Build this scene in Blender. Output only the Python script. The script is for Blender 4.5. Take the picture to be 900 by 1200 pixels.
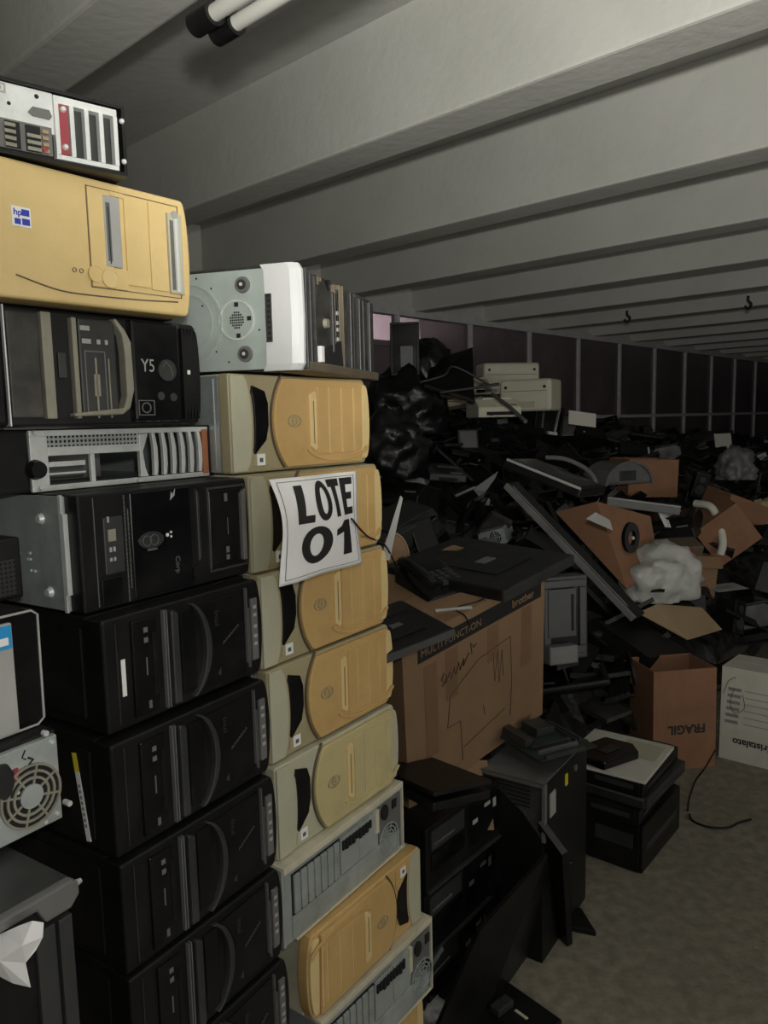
import bpy, bmesh, math, random
from mathutils import Vector, Matrix, Euler
for o in list(bpy.data.objects): bpy.data.objects.remove(o)
SC = bpy.context.scene
COL = SC.collection
R = math.radians
PI = math.pi
# ------------------------------------------------------------------ camera
CAMZ, FPX, PITCH, ROLL = 1.55, 895.0, R(-6.75), R(1.27)
CAM = Vector((0, 0, CAMZ))
fw = Vector((0, math.cos(PITCH), math.sin(PITCH)))
r0 = Vector((1, 0, 0)); u0 = r0.cross(fw)
rt = r0*math.cos(ROLL) - u0*math.sin(ROLL)
up = u0*math.cos(ROLL) + r0*math.sin(ROLL)
cd = bpy.data.cameras.new('camera'); cam = bpy.data.objects.new('camera', cd); COL.objects.link(cam)
cam.matrix_world = Matrix(((rt.x, up.x, -fw.x, 0), (rt.y, up.y, -fw.y, 0), (rt.z, up.z, -fw.z, CAMZ), (0, 0, 0, 1)))
cd.sensor_fit = 'VERTICAL'; cd.sensor_height = 32.0; cd.lens = FPX/1200*32.0; cd.clip_start = .02; cd.clip_end = 300
SC.camera = cam
def at(px, py, Z): return CAM + (fw + rt*((px-450)/FPX) - up*((py-600)/FPX))*Z
def onz(px, py, z):
    d = fw + rt*((px-450)/FPX) - up*((py-600)/FPX)
    return CAM + d*((z-CAMZ)/d.z)
def proj(p):
    d = p-CAM; k = d.dot(fw)
    return 450+FPX*d.dot(rt)/k, 600-FPX*d.dot(up)/k, k
# ------------------------------------------------------------------ world, lights, exposure
w = bpy.data.worlds.new('dusk'); SC.world = w; w.use_nodes = True
nt = w.node_tree; bg = nt.nodes['Background']
tc = nt.nodes.new('ShaderNodeTexCoord'); sx = nt.nodes.new('ShaderNodeSeparateXYZ'); cr = nt.nodes.new('ShaderNodeValToRGB')
nt.links.new(tc.outputs['Generated'], sx.inputs[0]); nt.links.new(sx.outputs['Z'], cr.inputs[0]); nt.links.new(cr.outputs[0], bg.inputs[0])
cr.color_ramp.elements[0].color = (.56, .44, .45, 1); cr.color_ramp.elements[0].position = .0
cr.color_ramp.elements[1].color = (.50, .46, .50, 1); cr.color_ramp.elements[1].position = .35
dn = nt.nodes.new('ShaderNodeVectorMath'); dn.operation = 'DOT_PRODUCT'; nt.links.new(tc.outputs['Generated'], dn.inputs[0]); dn.inputs[1].default_value = (-.05, .998, 0)   # the last glow stands to one side
gr = nt.nodes.new('ShaderNodeMapRange'); gr.inputs['From Min'].default_value = .78; gr.inputs['From Max'].default_value = 1.0; gr.inputs['To Min'].default_value = .9; gr.inputs['To Max'].default_value = 5.5
nt.links.new(dn.outputs['Value'], gr.inputs['Value']); nt.links.new(gr.outputs[0], bg.inputs[1])
def light(name, kind, loc, energy, color=(1, 1, 1), **kw):
    l = bpy.data.lights.new(name, kind); l.energy = energy; l.color = color
    for k, v in kw.items(): setattr(l, k, v)
    o = bpy.data.objects.new(name, l); COL.objects.link(o); o.location = loc; return o
def aim(o, d): o.rotation_euler = Vector(d).to_track_quat('-Z', 'Y').to_euler()
fl = light('torch_low', 'POINT', (0.05, -.02, 1.64), 17.0, (1, .98, .94), shadow_soft_size=.02)
tr = light('torch_high', 'SPOT', (0.03, -.05, 1.70), 280.0, (1, .985, .93), shadow_soft_size=.03, spot_size=R(135), spot_blend=1.0)
aim(tr, (.52, .66, .62))
fill = light('ceiling_fill', 'AREA', (5.5, -3.0, .9), 130.0, (1, .98, .93), shape='RECTANGLE', size=5, size_y=1.4)  # added fill lamp aimed up to brighten the ceiling, no window behind it
aim(fill, (-.50, .52, 1.1))
SC.view_settings.view_transform = 'Standard'; SC.view_settings.look = 'None'
SC.view_settings.gamma = 1; SC.view_settings.use_curve_mapping = False; SC.view_settings.exposure = 0.0
# ------------------------------------------------------------------ materials
def mat(name, col, rough=.5, metal=0., noise=0., scale=8., bump=0., bscale=60., spec=.5, dirt=None, dirt_amt=.4, dscale=4., detail=6, coat=0.):
    m = bpy.data.materials.new(name); m.use_nodes = True; n = m.node_tree; b = n.nodes['Principled BSDF']
    c = (col[0], col[1], col[2], 1)
    b.inputs['Base Color'].default_value = c; b.inputs['Roughness'].default_value = rough; b.inputs['Metallic'].default_value = metal
    b.inputs['Specular IOR Level'].default_value = spec; b.inputs['Coat Weight'].default_value = coat
    t = n.nodes.new('ShaderNodeTexCoord')
    last = None
    if noise > 0:
        nz = n.nodes.new('ShaderNodeTexNoise'); nz.inputs['Scale'].default_value = scale; nz.inputs['Detail'].default_value = detail
        n.links.new(t.outputs['Object'], nz.inputs['Vector'])
        rp = n.nodes.new('ShaderNodeValToRGB'); rp.color_ramp.elements[0].position = .3; rp.color_ramp.elements[1].position = .7
        rp.color_ramp.elements[0].color = tuple(x*(1-noise) for x in col)+(1,); rp.color_ramp.elements[1].color = tuple(min(1, x*(1+noise)) for x in col)+(1,)
        n.links.new(nz.outputs['Fac'], rp.inputs[0]); last = rp.outputs[0]
        rr = n.nodes.new('ShaderNodeMapRange'); rr.inputs['To Min'].default_value = max(0, rough-.12); rr.inputs['To Max'].default_value = min(1, rough+.12)
        n.links.new(nz.outputs['Fac'], rr.inputs['Value']); n.links.new(rr.outputs[0], b.inputs['Roughness'])
    if dirt:
        dz = n.nodes.new('ShaderNodeTexNoise'); dz.inputs['Scale'].default_value = dscale; dz.inputs['Detail'].default_value = 8; dz.inputs['Roughness'].default_value = .7
        n.links.new(t.outputs['Object'], dz.inputs['Vector'])
        mr = n.nodes.new('ShaderNodeMapRange'); mr.inputs['From Min'].default_value = .45; mr.inputs['From Max'].default_value = .75; mr.inputs['To Max'].default_value = dirt_amt
        n.links.new(dz.outputs['Fac'], mr.inputs['Value'])
        mx = n.nodes.new('ShaderNodeMix'); mx.data_type = 'RGBA'
        n.links.new(mr.outputs[0], mx.inputs['Factor'])
        if last: n.links.new(last, mx.inputs['A'])
        else: mx.inputs['A'].default_value = c
        mx.inputs['B'].default_value = tuple(dirt)+(1,)
        last = mx.outputs['Result']
    if last: n.links.new(last, b.inputs['Base Color'])
    if bump > 0:
        bz = n.nodes.new('ShaderNodeTexNoise'); bz.inputs['Scale'].default_value = bscale; bz.inputs['Detail'].default_value = 4
        n.links.new(t.outputs['Object'], bz.inputs['Vector'])
        bp = n.nodes.new('ShaderNodeBump'); bp.inputs['Strength'].default_value = bump; bp.inputs['Distance'].default_value = .01
        n.links.new(bz.outputs['Fac'], bp.inputs['Height']); n.links.new(bp.outputs[0], b.inputs['Normal'])
    return m
M = {}
M['plaster'] = mat('painted_concrete', (.56, .56, .51), .85, noise=.06, scale=1.5, bump=.25, bscale=25, dirt=(.36, .36, .33), dirt_amt=.35, dscale=1.2)
M['slab'] = mat('grey_slab', (.48, .48, .45), .9, noise=.07, scale=1.2, bump=.3, bscale=20, dirt=(.24, .24, .22), dirt_amt=.4, dscale=1.)
M['beam_under'] = mat('beam_underside', (.36, .36, .35), .9, noise=.08, scale=2, bump=.3, bscale=20)
M['floor'] = mat('worn_concrete', (.24, .215, .165), .8, noise=.30, scale=26, bump=.3, bscale=90, dirt=(.15, .135, .11), dirt_amt=.6, dscale=1.6)
M['wallpaint'] = mat('wall_paint', (.40, .40, .37), .9, noise=.08, scale=2, bump=.2)
M['alu'] = mat('dull_aluminium', (.62, .62, .62), .5, .1, noise=.1, scale=10)
M['orange_tan'] = mat('yellowed_tan_plastic', (.57, .37, .145), .48, noise=.05, scale=5, dirt=(.36, .23, .09), dirt_amt=.35, dscale=9, bump=.05, bscale=300)
M['tan_light'] = mat('light_tan_plastic', (.72, .55, .26), .45, noise=.05, scale=6, dirt=(.45, .34, .16), dirt_amt=.3, dscale=12)
M['taupe'] = mat('greyed_beige_plastic', (.37, .32, .185), .5, noise=.07, scale=5, dirt=(.22, .19, .12), dirt_amt=.4, dscale=10, bump=.05, bscale=300)
M['cream_grey'] = mat('cream_grey_plastic', (.47, .455, .335), .5, noise=.05, scale=5, dirt=(.30, .28, .2), dirt_amt=.35, dscale=12)
M['pale_tan'] = mat('pale_tan_plastic', (.56, .47, .24), .48, noise=.06, scale=5, dirt=(.34, .28, .14), dirt_amt=.4, dscale=9)
M['cream'] = mat('cream_steel', (.62, .58, .44), .5, noise=.05, scale=8, dirt=(.3, .27, .19), dirt_amt=.5, dscale=14)
M['yellow'] = mat('aged_yellow_plastic', (.70, .52, .23), .45, noise=.04, scale=4, dirt=(.48, .34, .13), dirt_amt=.35, dscale=7, bump=.04, bscale=300)
M['galv'] = mat('galvanised_steel', (.44, .48, .465), .42, .45, noise=.16, scale=7, dirt=(.20, .22, .21), dirt_amt=.5, dscale=18)
M['mint'] = mat('dusty_zinc_panel', (.40, .455, .42), .6, .25, noise=.07, scale=9, dirt=(.28, .31, .28), dirt_amt=.5, dscale=12)
M['silverp'] = mat('silver_plastic', (.72, .73, .73), .32, .25, noise=.04, scale=9)
M['whitesteel'] = mat('bright_zinc_steel', (.68, .70, .68), .42, .3, noise=.06, scale=14, dirt=(.4, .4, .38), dirt_amt=.5, dscale=20)
M['black'] = mat('black_plastic', (.007, .007, .007), .40, spec=.3, noise=.3, scale=12, dirt=(.022, .021, .019), dirt_amt=.45, dscale=9)
M['blackgloss'] = mat('gloss_black_plastic', (.005, .005, .006), .18, spec=.4, noise=.2, scale=8, dirt=(.03, .029, .027), dirt_amt=.35, dscale=12)
M['blacksteel'] = mat('black_painted_steel', (.008, .008, .0075), .5, spec=.25, noise=.35, scale=6, dirt=(.024, .023, .021), dirt_amt=.45, dscale=11)
M['dark'] = mat('dark_cavity', (.006, .006, .006), .8)
M['dgrey'] = mat('dark_grey_plastic', (.030, .031, .031), .42, noise=.2, scale=10, dirt=(.06, .057, .05), dirt_amt=.4, dscale=12)
M['mgrey'] = mat('mid_grey_plastic', (.13, .13, .125), .45, noise=.15, scale=9, dirt=(.08, .08, .07), dirt_amt=.4, dscale=12)
M['lgrey'] = mat('light_grey_plastic', (.36, .36, .34), .5, noise=.1, scale=10)
M['grime'] = mat('dusty_black_plastic', (.03, .029, .025), .6, noise=.5, scale=20, dirt=(.10, .09, .07), dirt_amt=.6, dscale=14)
M['dirtybrown'] = mat('grimy_brown_plastic', (.13, .105, .068), .6, noise=.3, scale=18, dirt=(.04, .035, .03), dirt_amt=.6, dscale=9)
M['beigebar'] = mat('dusty_beige_bar', (.27, .26, .20), .6, noise=.25, scale=22, dirt=(.12, .11, .09), dirt_amt=.6, dscale=22)
M['white'] = mat('white_label', (.80, .80, .78), .6, noise=.03, scale=20)
M['paper'] = mat('white_paper', (.78, .78, .77), .75, noise=.03, scale=5, bump=.15, bscale=14)
M['ink'] = mat('black_ink', (.010, .010, .010), .6)
M['greyink'] = mat('grey_ink', (.25, .25, .24), .6)
M['blue'] = mat('blue_print', (.03, .045, .40), .5)
M['cyan'] = mat('cyan_print', (.02, .28, .60), .4)
M['yprint'] = mat('yellow_print', (.75, .60, .03), .5)
M['orangebar'] = mat('orange_brown_plastic', (.36, .13, .06), .5, noise=.1)
M['red'] = mat('dark_red_plastic', (.28, .04, .05), .4)
M['green'] = mat('green_ink', (.08, .22, .15), .6)
M['card'] = mat('cardboard', (.225, .135, .072), .85, noise=.08, scale=5, dirt=(.15, .088, .046), dirt_amt=.5, dscale=4, bump=.1, bscale=30)
M['cardred'] = mat('reddish_cardboard', (.25, .125, .068), .85, noise=.1, scale=6, dirt=(.14, .07, .04), dirt_amt=.5, dscale=5)
M['cardpale'] = mat('pale_cardboard', (.34, .24, .14), .85, noise=.1, scale=6, dirt=(.28, .18, .1), dirt_amt=.4, dscale=6)
M['cardstain'] = mat('tape_stained_cardboard', (.17, .095, .048), .7, noise=.12, scale=6)
M['cardwhite'] = mat('white_carton', (.62, .61, .54), .75, noise=.05, scale=4, dirt=(.40, .36, .27), dirt_amt=.5, dscale=5)
M['creamplastic'] = mat('cream_plastic_housing', (.60, .58, .45), .5, noise=.06, scale=6, dirt=(.4, .38, .28), dirt_amt=.4, dscale=5)
M['bag'] = mat('black_bin_bag', (.008, .008, .009), .34, noise=.3, scale=10, bump=.6, bscale=22)
M['whitebag'] = mat('white_plastic_bag', (.45, .45, .42), .4, noise=.08, scale=12, bump=.6, bscale=24)
M['scrap'] = mat('black_scrap', (.008, .008, .007), .5, noise=.6, scale=14, bump=.9, bscale=18, dirt=(.03, .028, .025), dirt_amt=.5, dscale=6)
M['tube'] = mat('frosted_tube', (.52, .52, .47), .35)
M['bluegrey'] = mat('blue_grey_plastic', (.085, .10, .115), .5, noise=.15, scale=10)
M['screen'] = mat('dark_screen', (.010, .011, .013), .12, noise=.2, scale=5, dirt=(.03, .03, .03), dirt_amt=.4, dscale=6)
M['pcb'] = mat('dark_board', (.02, .035, .025), .5, noise=.4, scale=40)
M['outwall'] = mat('outside_render', (.20, .17, .185), .9, noise=.1, scale=1)
M['outwall2'] = mat('outside_blue_render', (.16, .165, .20), .9, noise=.1, scale=1)
M['outground'] = mat('outside_ground', (.05, .045, .045), .9)
def perforated(name, base, hole, scale):
    m = mat(name, base, .5, .4, noise=.1, scale=9); n = m.node_tree; b = n.nodes['Principled BSDF']
    src = b.inputs['Base Color'].links[0].from_socket
    t = n.nodes.new('ShaderNodeTexCoord'); v = n.nodes.new('ShaderNodeTexVoronoi'); v.inputs['Scale'].default_value = scale; v.inputs['Randomness'].default_value = 0
    n.links.new(t.outputs['Object'], v.inputs['Vector'])
    c = n.nodes.new('ShaderNodeMath'); c.operation = 'LESS_THAN'; c.inputs[1].default_value = .33; n.links.new(v.outputs['Distance'], c.inputs[0])
    mx = n.nodes.new('ShaderNodeMix'); mx.data_type = 'RGBA'; n.links.new(c.outputs[0], mx.inputs['Factor']); n.links.new(src, mx.inputs['A']); mx.inputs['B'].default_value = hole+(1,)
    n.links.new(mx.outputs['Result'], b.inputs['Base Color']); return m
M['perf'] = perforated('perforated_steel', (.40, .43, .42), (.01, .01, .01), 130)
M['perfblack'] = perforated('perforated_black_plastic', (.035, .033, .03), (.004, .004, .004), 150)
def glassmat():
    m = bpy.data.materials.new('dusty_window_glass'); m.use_nodes = True; n = m.node_tree; n.nodes.clear()
    out = n.nodes.new('ShaderNodeOutputMaterial'); tr_ = n.nodes.new('ShaderNodeBsdfTransparent'); tr_.inputs[0].default_value = (.62, .58, .60, 1)
    gl = n.nodes.new('ShaderNodeBsdfGlossy'); gl.inputs['Roughness'].default_value = .12; df = n.nodes.new('ShaderNodeBsdfDiffuse'); df.inputs[0].default_value = (.25, .20, .21, 1)
    fr = n.nodes.new('ShaderNodeFresnel'); fr.inputs[0].default_value = 1.3
    nz = n.nodes.new('ShaderNodeTexNoise'); nz.inputs['Scale'].default_value = 1.5; nz.inputs['Detail'].default_value = 8
    tcn = n.nodes.new('ShaderNodeTexCoord'); n.links.new(tcn.outputs['Object'], nz.inputs['Vector'])
    mr = n.nodes.new('ShaderNodeMapRange'); mr.inputs['From Min'].default_value = .3; mr.inputs['From Max'].default_value = .7; mr.inputs['To Min'].default_value = .3; mr.inputs['To Max'].default_value = .6
    n.links.new(nz.outputs['Fac'], mr.inputs['Value'])
    a = n.nodes.new('ShaderNodeMixShader'); n.links.new(mr.outputs[0], a.inputs[0]); n.links.new(tr_.outputs[0], a.inputs[1]); n.links.new(df.outputs[0], a.inputs[2])
    b2 = n.nodes.new('ShaderNodeMixShader'); n.links.new(fr.outputs[0], b2.inputs[0]); n.links.new(a.outputs[0], b2.inputs[1]); n.links.new(gl.outputs[0], b2.inputs[2])
    n.links.new(b2.outputs[0], out.inputs[0]); return m
M['glass'] = glassmat()
# ------------------------------------------------------------------ mesh building
SPLIT = {'foot', 'mark', 'seam', 'slot_frame', 'port', 'usb_port', 'audio_jack', 'rivet', 'screw', 'loose_screw', 'flange', 'slot', 'side_wall', 'front_frame',
         'button', 'indicator', 'groove', 'ridge', 'rib', 'jack', 'thumb_screw', 'front_ridge', 'embossed_ring', 'connector_screw', 'port_block', 'cover', 'print', 'blue_print', 'panel', 'key_row', 'knob', 'cross_bar', 'speaker_cone', 'strip', 'flap', 'tab'}
class MB:
    def __init__(s): s.v = []; s.f = []; s.sm = []; s.pc = []; s.n = 0; s.lock = False
    def add(s, vs, fs, T=None, smooth=False):
        k = len(s.v)
        for p in vs: p = Vector(p); s.v.append(T @ p if T else p)
        if not s.lock: s.n += 1
        for f in fs: s.f.append([i+k for i in f]); s.sm.append(smooth); s.pc.append(s.n)
        return s
    def box(s, x0, x1, y0, y1, z0, z1, T=None):
        v = [(x, y, z) for x in (x0, x1) for y in (y0, y1) for z in (z0, z1)]
        return s.add(v, [(0, 1, 3, 2), (4, 6, 7, 5), (0, 4, 5, 1), (2, 3, 7, 6), (0, 2, 6, 4), (1, 5, 7, 3)], T)
    def prism(s, pts, y0, y1, T=None):      # outline in x,z ; extruded along y (y0 towards the viewer)
        n = len(pts); v = [(p[0], y0, p[1]) for p in pts] + [(p[0], y1, p[1]) for p in pts]
        area = sum(pts[i][0]*pts[(i+1) % n][1]-pts[(i+1) % n][0]*pts[i][1] for i in range(n))
        f = [list(range(n)), list(range(2*n-1, n-1, -1))] + [(i+n, (i+1) % n+n, (i+1) % n, i) for i in range(n)]
        if area < 0: f = [g[::-1] for g in f]
        return s.add(v, f, T)
    def frame(s, x0, x1, z0, z1, b, y0, y1, T=None):
        s.n += 1; s.lock = True; s.box(x0, x1, y0, y1, z0, z0+b, T); s.box(x0, x1, y0, y1, z1-b, z1, T)
        s.box(x0, x0+b, y0, y1, z0+b, z1-b, T); s.box(x1-b, x1, y0, y1, z0+b, z1-b, T); s.lock = False; return s
    def cyl(s, a, b, ra, rb=None, n=20, cap=True, smooth=True):
        a = Vector(a); b = Vector(b); rb = ra if rb is None else rb
        d = (b-a).normalized(); e = d.orthogonal().normalized(); g = d.cross(e); v = []
        for i in range(n):
            c, q = math.cos(2*PI*i/n), math.sin(2*PI*i/n); v.append(a+(e*c+g*q)*ra)
        for i in range(n):
            c, q = math.cos(2*PI*i/n), math.sin(2*PI*i/n); v.append(b+(e*c+g*q)*rb)
        was = s.lock; s.n += 0 if was else 1; s.lock = True
        s.add(v, [(i, (i+1) % n, (i+1) % n+n, i+n) for i in range(n)], smooth=smooth)
        if cap: s.add(v[:n], [list(range(n-1, -1, -1))]); s.add(v[n:], [list(range(n))])
        s.lock = was; return s
    def ring(s, c, ro, ri, y0, y1, n=28, sx=1., sz=1., T=None):   # annulus in x,z plane
        v = []
        for r_, y in ((ro, y0), (ri, y0), (ri, y1), (ro, y1)):
            for i in range(n): v.append((c[0]+math.cos(2*PI*i/n)*r_*sx, y, c[1]+math.sin(2*PI*i/n)*r_*sz))
        f = []
        for k in range(4):
            for i in range(n): f.append((k*n+i, k*n+(i+1) % n, ((k+1) % 4)*n+(i+1) % n, ((k+1) % 4)*n+i))
        return s.add(v, f, T)
    def disc(s, c, r_, y0, y1, n=24, sx=1., sz=1., T=None):
        return s.prism([(c[0]+math.cos(2*PI*i/n)*r_*sx, c[1]+math.sin(2*PI*i/n)*r_*sz) for i in range(n)], y0, y1, T)
    def tube(s, pts, r_, n=8):
        P = [Vector(p) for p in pts]; v = []; fr = None
        for i, p in enumerate(P):
            d = (P[min(i+1, len(P)-1)]-P[max(i-1, 0)]).normalized()
            fr = d.orthogonal().normalized() if fr is None else (fr-d*fr.dot(d)).normalized()
            g = d.cross(fr)
            for k in range(n): v.append(p+(fr*math.cos(2*PI*k/n)+g*math.sin(2*PI*k/n))*r_)
        f = [(i*n+k, i*n+(k+1) % n, (i+1)*n+(k+1) % n, (i+1)*n+k) for i in range(len(P)-1) for k in range(n)]
        was = s.lock; s.n += 0 if was else 1; s.lock = True
        s.add(v, f, smooth=True); s.add(v[:n], [list(range(n-1, -1, -1))]); s.add(v[-n:], [list(range(n))]); s.lock = was; return s
    def build(s, name, m, parent=None, bevel=0., seg=2):
        if parent is not None and name in SPLIT and len(set(s.pc)) > 1:      # every foot, screw, port ... an object of its own
            first = None
            for g in sorted(set(s.pc)):
                q = MB(); ix = {}
                for f, sm, pc in zip(s.f, s.sm, s.pc):
                    if pc != g: continue
                    nf = []
                    for i in f:
                        if i not in ix: ix[i] = len(q.v); q.v.append(s.v[i])
                        nf.append(ix[i])
                    q.f.append(nf); q.sm.append(sm); q.pc.append(1)
                o = q.build(name, m, parent, bevel, seg); first = first or o
            return first
        me = bpy.data.meshes.new(name); me.from_pydata([tuple(p) for p in s.v], [], s.f)
        for p, q in zip(me.polygons, s.sm): p.use_smooth = q
        if bevel > 0:
            bm = bmesh.new(); bm.from_mesh(me)
            ed = [e for e in bm.edges if len(e.link_faces) == 2 and e.calc_face_angle(0) > R(40)]
            bmesh.ops.bevel(bm, geom=ed, offset=bevel, segments=seg, affect='EDGES', profile=.6, clamp_overlap=True)
            bm.to_mesh(me); bm.free()
        me.materials.append(m if not isinstance(m, str) else M[m]); me.update()
        o = bpy.data.objects.new(name, me); COL.objects.link(o)
        if parent: o.parent = parent
        return o
def spline(pts, k=8):
    P = [Vector(p) for p in pts]; out = []
    for i in range(len(P)-1):
        a, b, c, d = P[max(i-1, 0)], P[i], P[i+1], P[min(i+2, len(P)-1)]
        for j in range(k):
            t = j/k; out.append(.5*((2*b)+(c-a)*t+(2*a-5*b+4*c-d)*t*t+(3*b-a-3*c+d)*t**3))
    return out+[P[-1]]
def arc(cx, cz, rx, rz, a0, a1, n=10): return [(cx+rx*math.cos(R(a0+(a1-a0)*i/n)), cz+rz*math.sin(R(a0+(a1-a0)*i/n))) for i in range(n+1)]
def tag(o, label=None, cat=None, group=None, kind=None):
    if label: o['label'] = label
    if cat: o['category'] = cat
    if group: o['group'] = group
    if kind: o['kind'] = kind
    return o
def thing(name, label, cat, loc=(0, 0, 0), rot=(0, 0, 0), group=None, mw=None):
    o = bpy.data.objects.new(name, None); COL.objects.link(o); o.empty_display_size = .05
    if mw is not None: o.matrix_world = mw
    else: o.location = loc; o.rotation_euler = rot
    return tag(o, label, cat, group)
def struct(mb, name, m, bevel=0.): return tag(mb.build(name, m, None, bevel), kind='structure')
def text(s, name, m, parent, loc, size, rot=(PI/2, 0, 0), depth=.0006, bold=0., sx=1.):
    cu = bpy.data.curves.new(name, 'FONT'); cu.body = s; cu.size = size; cu.extrude = depth; cu.offset = bold; cu.resolution_u = 3
    o = bpy.data.objects.new('tmp', cu); COL.objects.link(o)
    dg = bpy.context.evaluated_depsgraph_get(); me = bpy.data.meshes.new_from_object(o.evaluated_get(dg)); me.name = name
    bpy.data.objects.remove(o)
    me.materials.clear(); me.materials.append(M[m] if isinstance(m, str) else m)
    q = bpy.data.objects.new(name, me); COL.objects.link(q); q.location = loc; q.rotation_euler = rot; q.scale = (sx, 1, 1); q.parent = parent
    return q
def frame3(F, X, Y):   # a frame with origin F, x towards X, y towards Y (squared up); returns matrix, length x, length y
    x = (X-F); lx = x.length; x.normalize(); y = (Y-F); y = y-x*y.dot(x); ly = y.length; y.normalize(); z = x.cross(y)
    return Matrix(((x.x, y.x, z.x, F.x), (x.y, y.y, z.y, F.y), (x.z, y.z, z.z, F.z), (0, 0, 0, 1))), lx, ly
# ------------------------------------------------------------------ the hall: a runs along the window wall, b towards it
A = Vector((math.sin(R(43)), math.cos(R(43)), 0)); B = Vector((-math.cos(R(43)), math.sin(R(43)), 0))
HALL = Matrix(((A.x, B.x, 0, 0), (A.y, B.y, 0, 0), (0, 0, 1, 0), (0, 0, 0, 1)))   # hall coords (t,w,z) -> world ; mirrored-free since A x B = +z
def hp(t, w_, z): return HALL @ Vector((t, w_, z))
WW, ZH, ZS = 5.20, 2.65, 3.09
T0, T1, W0 = -6., 42., -7.
mb = MB(); mb.box(T0, T1, W0, WW+.2, -.1, 0, HALL); struct(mb, 'floor', 'floor')
mb = MB(); mb.box(T0, T1, W0, WW+.2, ZS, ZS+.15, HALL); struct(mb, 'ceiling', 'slab')
n = 0
t = 2.31-1.25*6
while t < T1:
    n += 1
    mb = MB(); mb.box(t, t+.2, W0, WW+.1, ZH+.004, ZS+.02, HALL); o = struct(mb, 'trim_%d' % n, 'plaster', .012)
    t += 1.25
mb = MB(); mb.box(T0, T1, WW, WW+.2, 0, 1.0, HALL); struct(mb, 'wall_left', 'wallpaint')
mb = MB(); mb.box(T0, 4.6, WW+.001, WW+.2, 1.0, ZH, HALL); struct(mb, 'wall_left_blind', 'wallpaint')
mb = MB(); mb.box(T0, T1, WW, WW+.2, ZH+.02, ZS, HALL); struct(mb, 'wall_left_top', 'plaster')
mb = MB(); mb.box(T0, T1, W0-.2, W0, 0, ZS, HALL); struct(mb, 'wall_right', 'wallpaint')
mb = MB(); mb.box(T0-.2, T0, W0, WW+.2, 0, ZS, HALL); struct(mb, 'wall_back', 'wallpaint')
mb = MB(); mb.box(T1, T1+.2, W0, WW+.2, 0, ZS, HALL); struct(mb, 'wall_far', 'wallpaint')
mb = MB(); mb.box(1.9, 2.3, WW-.2, WW, 0, ZS, HALL); struct(mb, 'wall_pier', 'wallpaint')
# header and rails, one window per bay
mb = MB(); mb.box(4.6, T1, WW-.04, WW+.06, ZH-.05, ZH+.03, HALL); struct(mb, 'trim_header', 'alu')
mb = MB(); mb.box(4.6, T1, WW-.05, WW+.06, 1.0, 1.05, HALL); struct(mb, 'trim_sill', 'alu')
t = 4.6; k = 0
while t < 30:
    k += 1; t2 = t+1.22
    mb = MB(); mb.box(t-.02, t+.02, WW-.03, WW+.05, 1.05, ZH-.05, HALL); mb.box(t+.02, t2-.02, WW-.025, WW+.04, 1.53, 1.575, HALL)
    wo = struct(mb, 'window_%d' % k, 'alu')
    mb = MB(); mb.box(t+.02, t2-.02, WW+.008, WW+.014, 1.05, 1.53, HALL); mb.box(t+.02, t2-.02, WW+.008, WW+.014, 1.575, ZH-.05, HALL); mb.build('pane', 'glass', wo)
    t = t2
# the yard outside
mb = MB(); mb.box(-5, 60, WW+.2, WW+60, -.1, 0, HALL); struct(mb, 'ground_outside', 'outground')
mb = MB(); mb.box(5., 13.9, WW+5, WW+9, 0, 3.0, HALL); mb.box(4.9, 14, WW+4.9, WW+9, 3.0, 3.1, HALL)
tag(mb.build('outbuilding', 'outwall'), 'low grey outbuilding seen through the leftmost window panes', 'building')
b_ = MB().box(14.2, 17.5, WW+4.5, WW+10, 0, 3.1, HALL).box(14.1, 17.6, WW+4.4, WW+10, 3.1, 3.2, HALL); bo = b_.build('building', 'outwall2'); tag(bo, 'bluish building outside behind the second window bay', 'building')
b_ = MB().box(18, 60, WW+5, WW+14, 0, 3.1, HALL).box(17.9, 60, WW+4.8, WW+14, 3.1, 3.25, HALL); bo = b_.build('building', 'outwall'); tag(bo, 'long dark building outside behind the right-hand window bays', 'building')
# fluorescent fitting hung parallel to the beams
p0 = at(242, 35, 1.62); dr = -B; sd = A
tf = thing('fluorescent_fitting', 'hanging fluorescent fitting with two white tubes and black end caps near the ceiling', 'light', p0)
tf.rotation_euler = (0, 0, math.atan2(dr.y, dr.x))   # local x runs along the tubes
MB().box(.03, 1.25, -.012, .012, .012, .035).build('batten', 'black', tf, .002)
for s in (-1, 1):
    MB().cyl((.045, s*.027, 0), (1.21, s*.027, 0), .0165, n=20).build('tube', 'tube', tf)
    MB().cyl((0, s*.027, 0), (.07, s*.027, 0), .0245, n=20).build('end_cap', 'black', tf, .002)
    MB().cyl((1.2, s*.027, 0), (1.255, s*.027, 0), .0215, n=20).build('end_cap', 'black', tf, .002)
for x in (.5, 1.1): MB().cyl((x, 0, .03), (x, 0, ZS-p0.z-.002), .0025, n=8).build('suspension_wire', 'alu', tf)
for (px, py, tt, lab) in ((735, 368, 0, 'small dark hook hanging from a far ceiling beam, left of two'), (877, 351, 0, 'small dark hook hanging from a ceiling beam near the right edge, right of two')):
    q = onz(px, py-3, ZH)
    hk = MB().tube(spline([q+Vector((0, 0, .01)), q+Vector((.0, 0, -.03)), q+Vector((.03, 0, -.07)), q+Vector((.0, 0, -.11)), q+Vector((-.03, 0, -.08))]), .012, 6).build('ceiling_hook', 'black'); tag(hk, lab, 'hook')
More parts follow.
